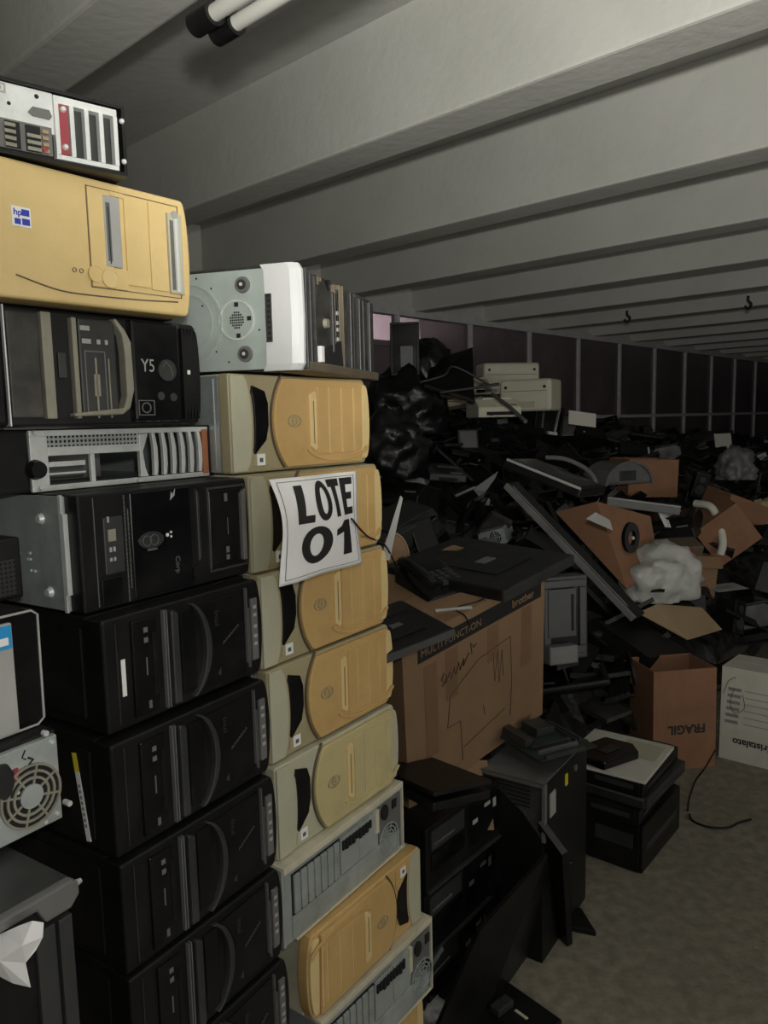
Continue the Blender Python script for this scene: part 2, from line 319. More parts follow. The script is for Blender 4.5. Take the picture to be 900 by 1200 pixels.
# ------------------------------------------------------------------ computer cases lying on their sides; local x along the front, y into the case, z up
K = .97
def place(x, y, z, az, L=0, h=0, flip=False, s=1):
    m = Matrix.Translation((x, y, z)) @ Matrix.Rotation(R(90-az), 4, 'Z')
    if s != 1: m = m @ Matrix.Scale(s, 4)
    if flip: m = m @ Matrix.Translation((L, 0, h)) @ Matrix.Rotation(PI, 4, 'Y')
    return m
def shell(t, L, h, D, m='blacksteel', y0=.03, inset=.003):
    o = MB().box(inset, L-inset, y0, D, inset, h-.001).build('shell', m, t, .002); return o
def screw(mb, x, z, y=0, r_=.004): mb.cyl((x, y, z), (x, y-.003, z), r_, r_*.7, 10)
def tan_tower(label, x, y, z, az, L, h, flip=False, disc='orange_tan', base='taupe', seed=0, D=.40, bare=True):
    t = thing('tower_computer', label, 'computer', group='yellowed tower computers in the middle stack', mw=place(x, y, z, az, L, h, flip))
    bulge = .020
    end = arc(L-bulge, h/2, bulge, h/2-.001, -90, 90, 12)
    MB().box(.006, L-.012, .026, D, .002, h-.001).build('shell', 'cream', t, .002)
    if bare:
        bp = MB().box(.0, .007, .030, D-.01, .004, h-.004).build('bottom_panel', 'galv', t)
        m = MB()
        for yy in (.09, .33):
            for zz in (.035, h-.035): m.cyl((.001, yy, zz), (-.006, yy, zz), .011, .008, 16)
        m.build('foot', 'galv', bp); m = MB()
        for yy in (.040, .2, .36): m.box(-.0015, .001, yy, yy+.004, .01, h-.01)
        m.build('seam', 'galv', bp)
    # bezel body
    MB().prism([(0, .001)]+end+[(0, h-.001)], 0, .028).build('bezel', base, t, .005, 3)
    # pale strip with a curved inner edge (the bottom end of the tower)
    MB().prism([(.002, .004), (.040, .004)]+arc(.034, h/2, .018, h/2-.006, -82, 82, 12)+[(.036, h-.004), (.002, h-.004)], -.004, .004).build('foot_strip', 'cream_grey', t, .002)
    # dark window
    MB().prism([(.058, .035), (.088, .062), (.096, .09), (.096, h-.055), (.088, h-.032), (.056, h-.022)]+arc(.052, h/2, .008, .06, 80, -60, 6), -.0045, .002).build('vent_window', 'blackgloss', t, .001)
    MB().prism([(.052, .012), (.055, .034), (.094, .064), (.1, .045), (.098, .014)], -.003, .002).build('lip', base, t, .001)
    st = MB().box(.062, .083, -.0042, -.0028, .014, .036).build('sticker', 'white', t); MB().box(.068, .077, -.0047, -.0041, .020, .028).build('print', 'bluegrey', st)
    # round raised door: arc left, straight right
    cx = .245; rr = .138
    pts = [p for p in arc(cx, h/2+.004, rr, rr, 138, 222, 16)]
    pts = [(px_, min(max(pz, .006), h-.006)) for px_, pz in pts]
    pts = pts+[(L-.036, .006), (L-.03, h-.006)]
    MB().prism(pts, -.009, .003).build('front_panel', disc, t, .003, 2)
    MB().prism([(px_+.004, pz) for px_, pz in arc(cx-.004, h/2+.004, rr+.005, rr+.005, 140, 220, 16)]+[(px_, pz) for px_, pz in arc(cx-.004, h/2+.004, rr, rr, 220, 140, 16)], -.006, .001).build('groove', 'dirtybrown', t)
    # oval badge
    bd = MB().ring((.163, h*.52), .017, .0140, -.0115, -.008, 26, 1.15, .72).build('badge', 'taupe', t)
    MB().ring((.163, h*.52), .010, .0080, -.011, -.008, 20, .8, .8).box(.156, .17, -.0108, -.008, h*.52-.001, h*.52+.001).build('emblem', 'taupe', bd)
    # floppy slot
    fs = MB().prism([(.208, .045), (.222, .036), (.228, .040), (.228, h-.033), (.222, h-.028), (.208, h-.036)], -.013, -.008).build('floppy_bezel', 'tan_light', t, .002)
    MB().box(.2165, .2185, -.0136, -.0125, .05, h-.05).build('slot', 'dirtybrown', fs)
    MB().box(.2215, .2262, -.0145, -.0125, .058, h-.046).build('flap', 'tan_light', fs, .001)
    # drive bay covers
    xs = [.232, .268, .309, .350, L-.036]
    for a_, b_ in zip(xs[:-1], xs[1:]):
        MB().box(b_-.0016, b_+.0016, -.0100, -.008, .030, h-.022).build('seam', 'tan_light' if disc != 'pale_tan' else 'cream_grey', t)  # pale ridges paint the lit edges of the drive covers
        MB().prism([(a_+.0018, .028), (b_-.0018, .028 if b_ < L-.05 else .04), (b_-.0018, h-.02), (a_+.0018, h-.02)], -.0115, -.008).build('drive_cover', disc, t, .0012)
    MB().prism(arc(.30, .045, .105, .034, 190, 350, 14)+arc(.30, .045, .096, .027, 350, 190, 14), -.0125, -.008).build('door_edge', disc, t, .001)
    # pale curved end
    MB().prism([(L-.033, .012), (L-.016, .012)]+arc(L-.016, h/2, .013, h/2-.014, -85, 85, 12)+[(L-.027, h-.012)], -.006, .004).build('end_strip', 'tan_light' if disc != 'pale_tan' else 'cream_grey', t, .002)
    return t
def rear_unit(label, x, y, z, az, L, h, D=.40):
    t = thing('tower_computer', label, 'computer', group='bare metal case rears in the middle stack', mw=place(x, y, z, az))
    MB().box(.003, L-.003, .008, D, .002, h-.014).build('shell', 'galv', t, .002)
    # rim of the cream cover
    m = MB().box(0, L, -.004, D-.01, h-.014, h).box(L-.004, L, -.004, .03, .0, h-.014).box(.03, L-.004, -.004, .02, 0, .005)
    m.build('cover', 'cream', t, .0015)
    MB().box(.004, L-.006, -.0, .009, .004, h-.014).build('rear_panel', 'galv', t)
    # left side flange with rounded screw
    f = MB().box(-.004, .004, .0, D-.02, .002, h-.004).build('side_flange', 'galv', t, .001)
    MB().cyl((-.004, .02, h-.02), (-.010, .02, h-.02), .006, .003, 12).build('screw', 'whitesteel', f)
    # lower bent strip with rivet row
    MB().box(.02, L-.02, -.004, .001, .01, h*.34).build('lower_strip', 'galv', t, .0015)
    MB().box(.022, .172, -.002, .001, h*.34, h*.86).build('slot_gap', 'dark', t)
    # seven slot covers
    for i in range(7):
        xx = .026+i*.0208
        MB().box(xx, xx+.0175, -.006, .001, h*.36, h*.84).build('slot_cover', 'galv', t, .002)
    # port area
    pa = MB().box(.175, .240, -.003, .001, h*.36, h*.86).build('vent_grid', 'perf', t)
    sh = MB().box(.242, .300, -.0035, .001, h*.36, h*.84).build('io_plate', 'galv', t, .0015)
    m = MB()
    random.seed(int(z*1000))
    for i in range(9): m.box(.18+i*.012, .188+i*.012, -.0065, -.002, h*.68+random.uniform(-.004, .004), h*.8)
    m.build('port', 'dark', t)
    MB().box(.300, .311, -.008, .001, h*.55, h*.88).build('divider', 'cream', t, .001)
    # power supply: socket, switch, fan
    ps = MB().box(.315, L-.012, -.003, .001, .012, h-.02).build('power_supply', 'mgrey', t, .001)
    MB().prism(arc(.336, h*.76, .013, .018, 0, 330, 10), -.008, -.002).build('socket', 'ink', ps)
    MB().box(.368, .385, -.006, -.002, h*.72, h*.84).build('switch', 'ink', ps)
    m = MB(); fc = (.353, h*.33); k = .042*(h/.185)
    for q in (1., .78, .56, .34): m.ring(fc, k*q, k*q-.0028, -.006, -.003, 28)
    for a_ in range(4):
        T = Matrix.Translation((fc[0], 0, fc[1])) @ Matrix.Rotation(R(a_*45+20), 4, 'Y')
        m.box(-k, k, -.0055, -.003, -.0013, .0013, T)
    MB().disc(fc, k, -.0034, -.0028, 28).build('fan_opening', 'dark', ps)
    m.build('fan_grille', 'galv', ps)
    return t
def black_tower(label, x, y, z, az, L, h, D=.38, tower_label=False, white_tag=False):
    t = thing('tower_computer', label, 'computer', group='identical black towers in the left stack', mw=place(x*K, y*K, CAMZ+(z-CAMZ)*K, az, s=K))
    shell(t, L, h, D, 'blacksteel', .04)
    # bezel, right end rounded
    end = arc(L-.016, h/2, .016, h/2-.002, -88, 88, 10)
    MB().prism([(0, .002)]+end+[(0, h-.002)], .0, .045).build('bezel', 'black', t, .005, 3)
    MB().box(.022, .0235, -.0016, .001, .012, h-.012).build('seam', 'dgrey', t)
    # optical drive panels with pale marks
    dp = MB().box(.05, .098, -.005, .002, .014, h-.014).build('optical_drive', 'blackgloss', t, .002)
    m = MB().box(.072, .080, -.0056, -.0048, h*.80, h*.845).box(.072, .080, -.0056, -.0048, h*.71, h*.755).box(.074, .0765, -.0056, -.0048, h*.42, h*.58).box(.075, .081, -.0056, -.0048, h*.12, h*.19)
    m.build('mark', 'mgrey', dp)
    MB().box(.0885, .0965, -.0062, -.0045, .04, h-.04).build('tray_front', 'black', dp, .001)
    if white_tag: MB().box(.030, .0375, -.0012, .001, h*.30, h*.62).build('white_tag', 'white', t)
    # twin thin ridges then slim silver-grey bar
    MB().box(.112, .114, -.007, .002, .01, h-.01).box(.1175, .1195, -.007, .002, .01, h-.01).build('ridge', 'mgrey', t)
    MB().prism([(.126, .012), (.142, .010), (.142, h-.02), (.130, h-.012), (.126, h-.016)], -.009, .002).build('grip_bar', 'dgrey', t, .003)
    MB().box(.150, .182, -.003, .002, .02, h-.02).build('drive_cover', 'blackgloss', t, .0015)
    # crescent ridge
    MB().prism(arc(.155, h/2, .058, h/2-.006, -72, 72, 14)+arc(.150, h/2, .051, h/2-.006, 70, -70, 14), -.010, .002).build('crescent', 'dgrey', t, .002)
    pn = MB().prism(arc(.161, h/2, .058, h/2-.012, -66, 66, 10)+[(L-.052, h-.014), (L-.052, .014)], -.004, .002).build('front_panel', 'blackgloss', t, .0015)
    text('Intel', 'inscription', 'dgrey', pn, (.2265, -.0046, h*.80), .016, (PI/2, PI/2, 0), .0004)
    m = MB()
    random.seed(int(z*997)+3)
    for i in range(7):
        xx = .245+i*.006; zz = h*.45+i*.0035
        m.tube([(xx, -.0045, zz), (xx+.002, -.0045, zz+.006), (xx+.005, -.0045, zz+.002)], .0005, 5)
    m.build('badge', 'mgrey', pn)
    MB().prism([(.228, h*.18), (.236, h*.15), (.236, h*.23)], -.005, -.003).build('arrow_mark', 'dgrey', pn)
    MB().box(L-.048, L-.0462, -.0062, .002, .03, h-.012).box(L-.043, L-.0415, -.006, .002, .02, h-.05).build('groove', 'mgrey', t)
    cr_ = MB().box(L-.034, L-.018, -.005, .002, .03, h-.035).build('card_reader', 'mgrey', t, .0015)
    m = MB()
    for zz in (.32, .40, .5, .62, .7): m.box(L-.030, L-.022, -.0056, -.0046, h*zz, h*zz+.006)
    m.build('port', 'lgrey', cr_)
    m = MB()
    screw(m, -.0, .02, .07); MB().box(-.001, .004, .05, D-.03, .02, h-.02).build('side_inset', 'blacksteel', t, .001)
    if tower_label:
        T = Matrix.Translation((-.0005, .075, h*.47)) @ Matrix.Rotation(R(-9), 4, 'X')
        s_ = MB().box(-.001, .0, -.0055, .0055, -.072, .038, T).build('asset_label', 'white', t)
        MB().box(-.0014, -.0009, -.0052, .0052, .038, .068, T).build('yellow_end', 'yprint', s_)
        m = MB()
        for i in range(8): m.box(-.0014, -.0009, -.002, .003, -.05+i*.009, -.045+i*.009, T)
        m.build('print', 'greyink', s_)
    return t
HZ = -.05
TANS = [  # label, x, y, z(bottom), az, L, h, flip, disc, base
 ('topmost yellowed tower of the middle stack, directly under the silver-sided case', -.279, 1.410, 1.458, 36.5, .417, .187, False, 'orange_tan', 'taupe'),
 ('yellowed tower half hidden behind the white paper sign', -.247, 1.396, 1.272, 35.2, .416, .185, False, 'orange_tan', 'taupe'),
 ('yellowed tower whose top edge only is covered by the white paper sign', -.235, 1.391, 1.089, 35.0, .415, .183, False, 'orange_tan', 'taupe'),
 ('orange-tan tower on its side, third one below the silver and black case counting after the sign', -.226, 1.387, .904, 35.0, .412, .185, False, 'orange_tan', 'taupe'),
 ('paler cream-tan tower on its side, resting on a bare metal case rear', -.217, 1.373, .717, 35.0, .411, .187, False, 'pale_tan', 'cream_grey'),
 ('tan tower with its dark window at the right end, between two metal case rears', -.170, 1.375, .371, 36.0, .40, .181, True, 'orange_tan', 'orange_tan'),
]
TANS[3] = ('orange-tan tower on its side directly above the paler cream-tan one',)+TANS[3][1:]
for a_ in TANS: tan_tower(*a_)
rear_unit('bare metal case rear with cream rim, directly under the paler cream-tan tower', -.206, 1.350, .554, 34.0, .417, .163)
rear_unit('bare metal case rear with cream rim, lowest in the middle stack', -.150, 1.385, .185, 37.0, .40, .186)
tan_tower('tan tower forming the foot of the middle stack below the picture edge', -.17, 1.385, 0.0, 35, .412, .185)
for i, (lab, x, y, z, az, tl, wt) in enumerate([
  ('black tower with a small white tag on its front, in the left stack', -.420, 1.098, 1.088, 32.0, False, True),
  ('black tower with a yellow and white asset strip on its end', -.411, 1.077, .904, 32.4, True, False),
  ('black tower directly under the one with the yellow and white strip', -.404, 1.067, .722, 32.4, False, False),
  ('black tower second below the one with the yellow and white strip', -.400, 1.062, .541, 32.6, False, False),
  ('black tower on its side partly cut by the bottom edge of the picture', -.395, 1.060, .360, 33.0, False, False),
  ('black tower near the floor below the picture edge in the left stack', -.395, 1.060, .180, 32.0, False, False),
  ('black tower near the floor under the left stack, below the picture edge', -.395, 1.060, .0, 32.5, False, False)]):
    black_tower(lab, x, y, z, az, .354, .1805, .38, tl, wt)
MB_ = None
# ---- black tower with a bare metal end (top of the identical ones)
L, h = .373, .184
t = thing('tower_computer', 'black tower with bare galvanised metal end and small print on its front', 'computer', mw=place(-.456*K, 1.121*K, CAMZ+(1.269-CAMZ)*K, 32.4, s=K))
MB().box(.004, L-.004, .04, .40, .002, h-.002).build('shell', 'blacksteel', t, .002)
bp = MB().box(.0, .006, .03, .395, .004, h-.004).build('bottom_panel', 'galv', t, .001)
m = MB()
for yy, zz in ((.075, .03), (.085, h-.04), (.32, .03), (.32, h-.04)): m.cyl((.001, yy, zz), (-.006, yy, zz), .010, .006, 16)
m.build('foot', 'whitesteel', bp)
m = MB()
for yy, zz in ((.12, .078), (.126, .078), (.12, .088), (.15, .085), (.12, .06), (.11, .06)): m.cyl((.001, yy, zz), (-.002, yy, zz), .0025, n=8)
m.build('rivet', 'whitesteel', bp)
MB().box(-.002, .002, .032, .038, .002, h-.002).box(-.004, .004, .025, .029, .03, h-.03).build('flange', 'whitesteel', bp)
end = arc(L-.008, h/2, .008, h/2-.002, -88, 88, 8)
MB().prism([(.004, .002)]+end+[(.004, h-.002)], .0, .04).build('bezel', 'black', t, .004, 3)
MB().box(.03, .0312, -.0012, .002, .008, h-.008).build('seam', 'mgrey', t)
pr = MB().box(.045, .082, -.003, .002, .055, h-.04).build('port_panel', 'dgrey', t, .002)
MB().box(.052, .066, -.0045, -.0025, h*.58, h*.68).build('usb_port', 'beigebar', pr); MB().box(.052, .055, -.0045, -.0025, h*.74, h*.79).box(.06, .064, -.0045, -.0025, h*.49, h*.53).box(.053, .057, -.0045, -.0025, h*.49, h*.53).box(.06, .064, -.0045, -.0025, h*.41, h*.44).box(.053, .057, -.0045, -.0025, h*.41, h*.44).build('audio_jack', 'lgrey', pr)
MB().box(.036, .075, -.0025, .001, .008, .050).build('corner_cover', 'blackgloss', t, .002)
for x_, a0, a1 in ((.0865, .03, .93), (.0925, .14, .82)):
    m = MB(); z_ = h*a0
    while z_ < h*a1:
        l_ = .003 + (int(z_*9000) % 5)*.0012; m.box(x_, x_+.0016, -.0016, .0005, z_, z_+l_); z_ += l_+.0012
    m.build('small_print', 'mgrey', t)
fp = MB().box(.098, .225, -.002, .002, .006, h-.006).build('front_panel', 'blackgloss', t, .002)
bd = MB().prism(arc(.135, h*.53, .026, .014, 0, 360, 18)[:-1], -.005, -.0015).build('power_badge', 'dgrey', fp, .001)
MB().ring((.125, h*.53), .009, .008, -.0062, -.0045, 18).ring((.14, h*.53), .009, .008, -.0062, -.0045, 18).box(.125, .145, -.006, -.0045, h*.44, h*.455).build('emblem', 'mgrey', bd)
MB().disc((.170, h*.55), .003, -.0035, -.0015).disc((.178, h*.53), .002, -.0035, -.0015).disc((.178, h*.57), .002, -.0035, -.0015).build('indicator', 'white', fp)
MB().prism([(.180, h*.86), (.190, h*.90), (.192, h*.96), (.186, h*.91), (.183, h*.94)], -.003, -.0015).build('bird_mark', 'lgrey', fp)
text('Corp', 'inscription', 'mgrey', fp, (.186, -.0024, h*.34), .014, (PI/2, PI/2, 0), .0004)
MB().prism([(.236, .045), (.243, .05), (.243, h-.02), (.236, h-.01)], -.006, .002).build('grip_bar', 'dgrey', t, .002)
MB().disc((.238, .026), .014, -.003, .002).build('knob', 'black', t)
dv = MB().frame(.262, L-.012, .02, h-.012, .004, -.006, .002).build('drive_frame', 'dgrey', t, .001)
MB().box(.268, L-.03, -.003, .002, .026, h-.018).build('optical_drive', 'blackgloss', dv, .002)
MB().box(.306, .314, -.0036, -.0026, h*.78, h*.86).box(.312, .3135, -.0036, -.0026, h*.45, h*.62).box(.306, .314, -.0036, -.0026, h*.27, h*.33).box(.306, .314, -.0036, -.0026, h*.2, h*.25).build('mark', 'mgrey', dv)
MB().prism([(L-.026, .03), (L-.016, .03), (L-.014, h-.02), (L-.026, h-.03)], -.008, .002).build('end_bar', 'mgrey', t, .002)
# ---- slim open silver chassis
L, h = .383, .098
t = thing('slim_chassis', 'slim open silver chassis with slotted bars and an orange strip at its right end', 'computer case', mw=place(-.542*K, 1.176*K, CAMZ+(1.453-CAMZ)*K, 33.0, s=K))
MB().box(.0, L, .03, .36, .001, .004).build('floor_pan', 'galv', t)
MB().box(.0, L, .03, .36, h-.006, h-.001).build('lid', 'blacksteel', t, .001)
MB().box(0, L, .352, .358, .004, h-.006).box(L-.004, L, .03, .355, .004, h-.006).build('side_wall', 'galv', t)
fr = MB().box(.0, L-.004, -.002, .004, 0, .009).box(.0, L-.004, -.002, .004, h-.012, h-.003).box(0, .03, -.002, .004, .009, h-.012).build('front_frame', 'whitesteel', t, .001)
MB().box(.03, .205, -.001, .003, h*.70, h-.012).build('perforated_strip', 'perf', fr)
MB().box(.03, .205, -.003, .003, h*.56, h*.70).box(.105, .113, -.004, .003, .009, h*.56).build('cross_bar', 'whitesteel', fr, .001)
MB().box(.034, .10, .004, .05, h*.38, h*.46).box(.034, .10, .004, .012, h*.25, h*.28).build('inner_rail', 'whitesteel', fr)
MB().prism([(.205, .01), (.222, .01), (.216, h*.25), (.212, h*.55), (.225, h-.013), (.205, h-.013)], -.005, .003).build('bracket', 'whitesteel', fr, .001)
m = MB()
for i in range(6):
    x_ = .236+i*.0215
    m = MB().prism([(x_, .01), (x_+.007, .01), (x_+.010, h*.3), (x_+.010, h*.6), (x_+.005, h-.012), (x_-.002, h-.012), (x_+.001, h*.6), (x_+.001, h*.3)], -.004, .004)
    m.build('slot_bar', 'whitesteel', fr, .001)
MB().box(.040, .20, .10, .105, .009, h*.6).build('inner_shield', 'mgrey', t)
MB().box(L-.028, L-.014, -.004, .004, .006, h-.008).build('orange_strip', 'orangebar', t, .001)
MB().box(L-.012, L, -.004, .03, 0, h).build('end_cap', 'black', t, .002)
s_ = MB().box(-.10, -.002, .0, .34, .0, h-.002).build('side_box', 'blacksteel', t, .004)
MB().cyl((.006, -.003, .035), (.006, -.014, .035), .016, .013, 16).build('knob', 'black', t)
m = MB(); screw(m, .012, .006, -.004); screw(m, .008, h-.006, -.004); screw(m, .20, .004, -.003); m.build('screw', 'whitesteel', t)
# ---- black case with open drive bays
L, h = .42, .180
aL = 38.9; ox, oy = -.320-math.sin(R(aL))*L, 1.388-math.cos(R(aL))*L
t = thing('tower_computer', 'black case with open drive bays and curved grey divider, under the yellow case', 'computer', mw=place(ox*K, oy*K, CAMZ+(1.551-CAMZ)*K, aL, s=K))
shell(t, L, h, .27, 'blacksteel', .03)
end = arc(L-.014, h/2, .014, h/2-.004, -88, 88, 10)
MB().prism([(0, .002)]+end+[(0, h-.002)], .004, .04).build('bezel', 'black', t, .004, 2)
x0 = L-.356   # what lies left of this is outside the frame
MB().box(.004, x0+.001, -.012, .01, .004, h-.004).build('left_cheek', 'blackgloss', t, .006)
MB().box(x0+.003, x0+.005, -.010, .01, .004, h-.004).build('chrome_line', 'silverp', t)
MB().box(x0+.010, x0+.058, -.004, .01, .016, h-.010).build('drive_cover', 'grime', t, .003)
MB().box(x0+.060, x0+.076, -.008, .01, .014, h-.008).build('bay_rail', 'beigebar', t, .002)
MB().box(x0+.078, x0+.106, -.0, .006, .014, h-.008).build('open_bay', 'dark', t)
MB().box(x0+.085, x0+.098, -.004, .006, h*.42, h*.63).build('latch', 'dgrey', t, .001)
MB().box(x0+.108, x0+.116, -.008, .01, .014, h-.012).build('bay_rail', 'beigebar', t, .002)
rd = MB().box(x0+.119, x0+.182, -.006, .008, .016, h-.012).build('card_reader', 'dgrey', t, .003)
m = MB().box(x0+.122, x0+.138, -.007, -.0055, h*.83, h*.87).box(x0+.124, x0+.139, -.007, -.0055, h*.72, h*.76).box(x0+.149, x0+.155, -.007, -.0055, h*.72, h*.76).box(x0+.163, x0+.168, -.007, -.0055, h*.72, h*.76)
m.build('slot', 'lgrey', rd)
MB().box(x0+.140, x0+.150, -.008, -.0055, h*.27, h*.46).box(x0+.143, x0+.146, -.008, -.0055, h*.08, h*.6).box(x0+.166, x0+.168, -.008, -.0055, h*.08, h*.6).build('rib', 'beigebar', rd)
MB().frame(x0+.126, x0+.162, .022, h*.66, .002, -.0075, -.0055).build('panel_edge', 'mgrey', rd)
MB().prism([(x0+.184, .020), (x0+.198, .030), (x0+.207, .06), (x0+.206, h-.045), (x0+.196, h-.026), (x0+.180, h-.008), (x0+.176, h-.012), (x0+.190, h-.034), (x0+.193, h-.06), (x0+.193, .05), (x0+.186, .03), (x0+.10, .022), (x0+.10, .017)], -.014, .01).build('curved_divider', 'beigebar', t, .003)
fp = MB().box(x0+.209, L-.052, -.010, .01, .008, h-.006).build('front_panel', 'blackgloss', t, .005)
em = MB().ring((x0+.274, h*.52), .018, .0165, -.0125, -.009, 24).disc((x0+.274, h*.52), .0165, -.0118, -.009).build('round_emblem', 'dgrey', fp)
MB().tube([(x0+.266, -.0125, h*.55), (x0+.270, -.0125, h*.60), (x0+.280, -.0125, h*.55), (x0+.284, -.0125, h*.47)], .0008, 5).build('swirl', 'mgrey', em)
MB().frame(x0+.215, x0+.246, h*.10, h*.24, .0015, -.0112, -.009).ring((x0+.230, h*.17), .009, .007, -.0112, -.009).build('disc_badge', 'mgrey', fp)
text('Y5', 'inscription', 'lgrey', fp, (x0+.224, -.0106, h*.50), .03, (PI/2, 0, 0), .0004, sx=.8)
MB().box(x0+.308, x0+.322, -.0108, -.009, h*.49, h*.53).build('white_tag', 'white', fp)
MB().disc((x0+.26, h*.28), .007, -.0108, -.009).disc((x0+.285, h*.27), .007, -.0108, -.009).build('button', 'dgrey', fp)
m = MB()
for i in range(5): m.prism([(L-.050+i*.009, .012), (L-.045+i*.009, .012)]+arc(L-.047+i*.009, h/2, .006, h/2-.016, -80, 80, 8)+[(L-.050+i*.009, h-.014)], -.012+i*.003, .01)
m.build('end_ribs', 'black', t)
# ---- yellow desktop / tower case near the top
L, h = .44, .193
aL = 39.4; ox, oy = -.318-math.sin(R(aL))*L, 1.334-math.cos(R(aL))*L
t = thing('tower_computer', 'large aged yellow computer case on its side with a small blue and white sticker', 'computer', mw=place(ox*K, oy*K, CAMZ+(1.732-CAMZ)*K, aL, s=K))
MB().box(.004, L-.006, .05, .40, .0, h-.002).build('shell', 'blacksteel', t, .003)
x0 = L-.3195
end = arc(L-.012, h/2, .012, h/2-.002, -88, 88, 10)
MB().prism([(0, .001)]+end+[(0, h-.001)], .0, .055).build('bezel', 'yellow', t, .009, 4)
st = MB().box(x0+.020, x0+.047, -.0012, .001, h*.52, h*.66).build('sticker', 'white', t)
MB().box(x0+.034, x0+.045, -.0018, -.001, h*.60, h*.645).box(x0+.034, x0+.045, -.0018, -.001, h*.535, h*.58).box(x0+.0235, x0+.032, -.0018, -.001, h*.535, h*.575).build('blue_print', 'blue', st)
text('hp', 'inscription', 'blue', st, (x0+.0225, -.0012, h*.60), .012, (PI/2, 0, 0), .0004, .0003)
# door panel with seams, floppy slot, cd slot
MB().frame(x0+.134, L-.022, .030, h-.014, .0011, -.0014, .001).build('door_seam', 'dirtybrown', t)
MB().box(x0+.1355, x0+.173, -.003, .001, .0315, h-.0155).build('panel', 'yellow', t, .0012)
MB().box(x0+.173, x0+.196, -.003, .001, .0315, .062).box(x0+.173, x0+.196, -.003, .001, h-.022, h-.0155).build('panel', 'yellow', t)
fs = MB().box(x0+.160, x0+.188, -.0045, .001, .064, h-.023).build('floppy_drive', 'lgrey', t, .002)
MB().box(x0+.163, x0+.170, -.0053, -.004, .072, h-.034).build('slot', 'mgrey', fs)
MB().box(x0+.166, x0+.1675, -.0056, -.005, .068, h-.040).build('flap', 'ink', fs)
MB().box(x0+.196, x0+.238, -.004, .001, .040, h-.020).build('drive_cover', 'yellow', t, .0012)
MB().box(x0+.2395, x0+.272, -.004, .001, .038, h-.018).build('drive_cover', 'yellow', t, .0012)
cdv = MB().box(x0+.274, x0+.301, -.006, .001, .036, h-.028).build('optical_drive', 'cream_grey', t, .002)
MB().box(x0+.277, x0+.2835, -.0068, -.005, .042, h-.040).build('tray_slot', 'mgrey', cdv)
MB().box(x0+.285, x0+.292, -.009, -.005, .038, h-.036).build('tray_front', 'silverp', cdv, .002)
MB().disc((x0+.287, h-.030), .006, -.0075, -.005).build('button', 'lgrey', cdv)
MB().disc((x0+.141, .050), .0115, -.0046, -.002).ring((x0+.141, .050), .0125, .0115, -.0052, -.002).build('reset_button', 'yellow', t)
MB().disc((x0+.164, .046), .013, -.006, -.002).ring((x0+.164, .046), .0145, .013, -.0068, -.002).build('power_button', 'tan_light', t)
m = MB()
for xx in (.108, .119): m.ring((x0+xx, .052), .0035, .0028, -.0016, .001, 12)
m.build('indicator', 'dirtybrown', t)
MB().tube(spline([(x0+.02, -.0006, .034), (x0+.08, -.0006, .020), (x0+.134, -.0006, .018), (x0+.22, -.0006, .020), (L-.03, -.0006, .024)]), .0011, 6).build('curved_seam', 'dirtybrown', t)
# ---- slim case on top with card slots showing
L, h = .40, .098
t = thing('slim_case', 'slim black case on the yellow one, zinc rear with ports and card slots showing', 'computer case')
P1 = onz(149, 207, 1.916); azr = 50.
ox, oy = P1.x-math.sin(R(azr))*L, P1.y-math.cos(R(azr))*L
t.matrix_world = place(ox, oy, 1.915, azr)
MB().box(0, L-.0, .012, .36, 0, h-.001).build('shell', 'blacksteel', t, .002)
MB().frame(0, L, 0, h, .005, -.004, .015).build('cover_rim', 'black', t, .001)
x0 = L-.27
MB().box(.006, L-.1, -.001, .013, .038, h-.006).build('rear_panel', 'whitesteel', t, .001)
io = MB().box(.006, L-.104, -.002, .012, .008, .046).build('io_plate', 'mgrey', t, .001)
def cols(x_, n_, z_, w_, m_, nm): 
    q = MB()
    for i in range(n_): q.box(x_, x_+w_, -.006, -.001, z_+i*.0085, z_+i*.0085+.0045)
    q.build(nm, m_, io)
MB().box(L-.165, L-.146, -.0035, -.001, .009, .043).box(L-.139, L-.12, -.0035, -.001, .009, .043).build('port_block', 'dark', io)
cols(L-.166, 4, .010, .014, 'beigebar', 'usb_port'); cols(L-.138, 3, .010, .018, 'beigebar', 'usb_port'); cols(L-.118, 4, .010, .008, 'cardpale', 'audio_jack')
MB().cyl((L-.20, .0, .034), (L-.20, -.006, .034), .007, n=14).build('keyboard_port', 'beigebar', io)
MB().cyl((L-.116, -.001, .014), (L-.116, -.007, .014), .0035, n=12).build('red_jack', 'red', io)
m = MB(); q = MB()
for (dx, dz) in ((-.195, .068), (-.203, .063), (-.187, .063), (-.195, .058), (-.203, .073), (-.187, .073), (-.211, .068), (-.179, .068), (-.203, .053), (-.187, .053)): m.disc((L+dx, dz), .003, -.0016, .002, 10)
m.disc((L-.157, .066), .0025, -.0016, .002, 10).disc((L-.121, .083), .003, -.0016, .002, 10)
m.build('vent_hole', 'dark', t)
MB().prism([(L-.134, .060), (L-.128, .056), (L-.106, .056), (L-.103, .060), (L-.106, .068), (L-.128, .068)], -.004, .0).build('serial_port', 'mgrey', t)
for dx in (-.178, -.215): MB().frame(L+dx, L+dx+.018, .078, .090, .0018, -.0025, .0).box(L+dx+.005, L+dx+.013, -.002, .0, .082, .086).build('knockout', 'lgrey', t)
cs = MB().box(L-.1, L-.012, -.004, .010, .006, .0125).box(L-.1, L-.012, -.004, .010, h-.018, h-.008).build('slot_frame', 'whitesteel', t, .001)
for i in range(5):
    xx = L-.1+i*.0205; MB().box(xx, xx+.0062, -.005, .008, .0125, h-.018).build('slot_bar', 'whitesteel', cs, .001)
MB().box(L-.1, L-.012, .009, .0115, .01, h-.012).build('slot_cavity', 'dgrey', t)
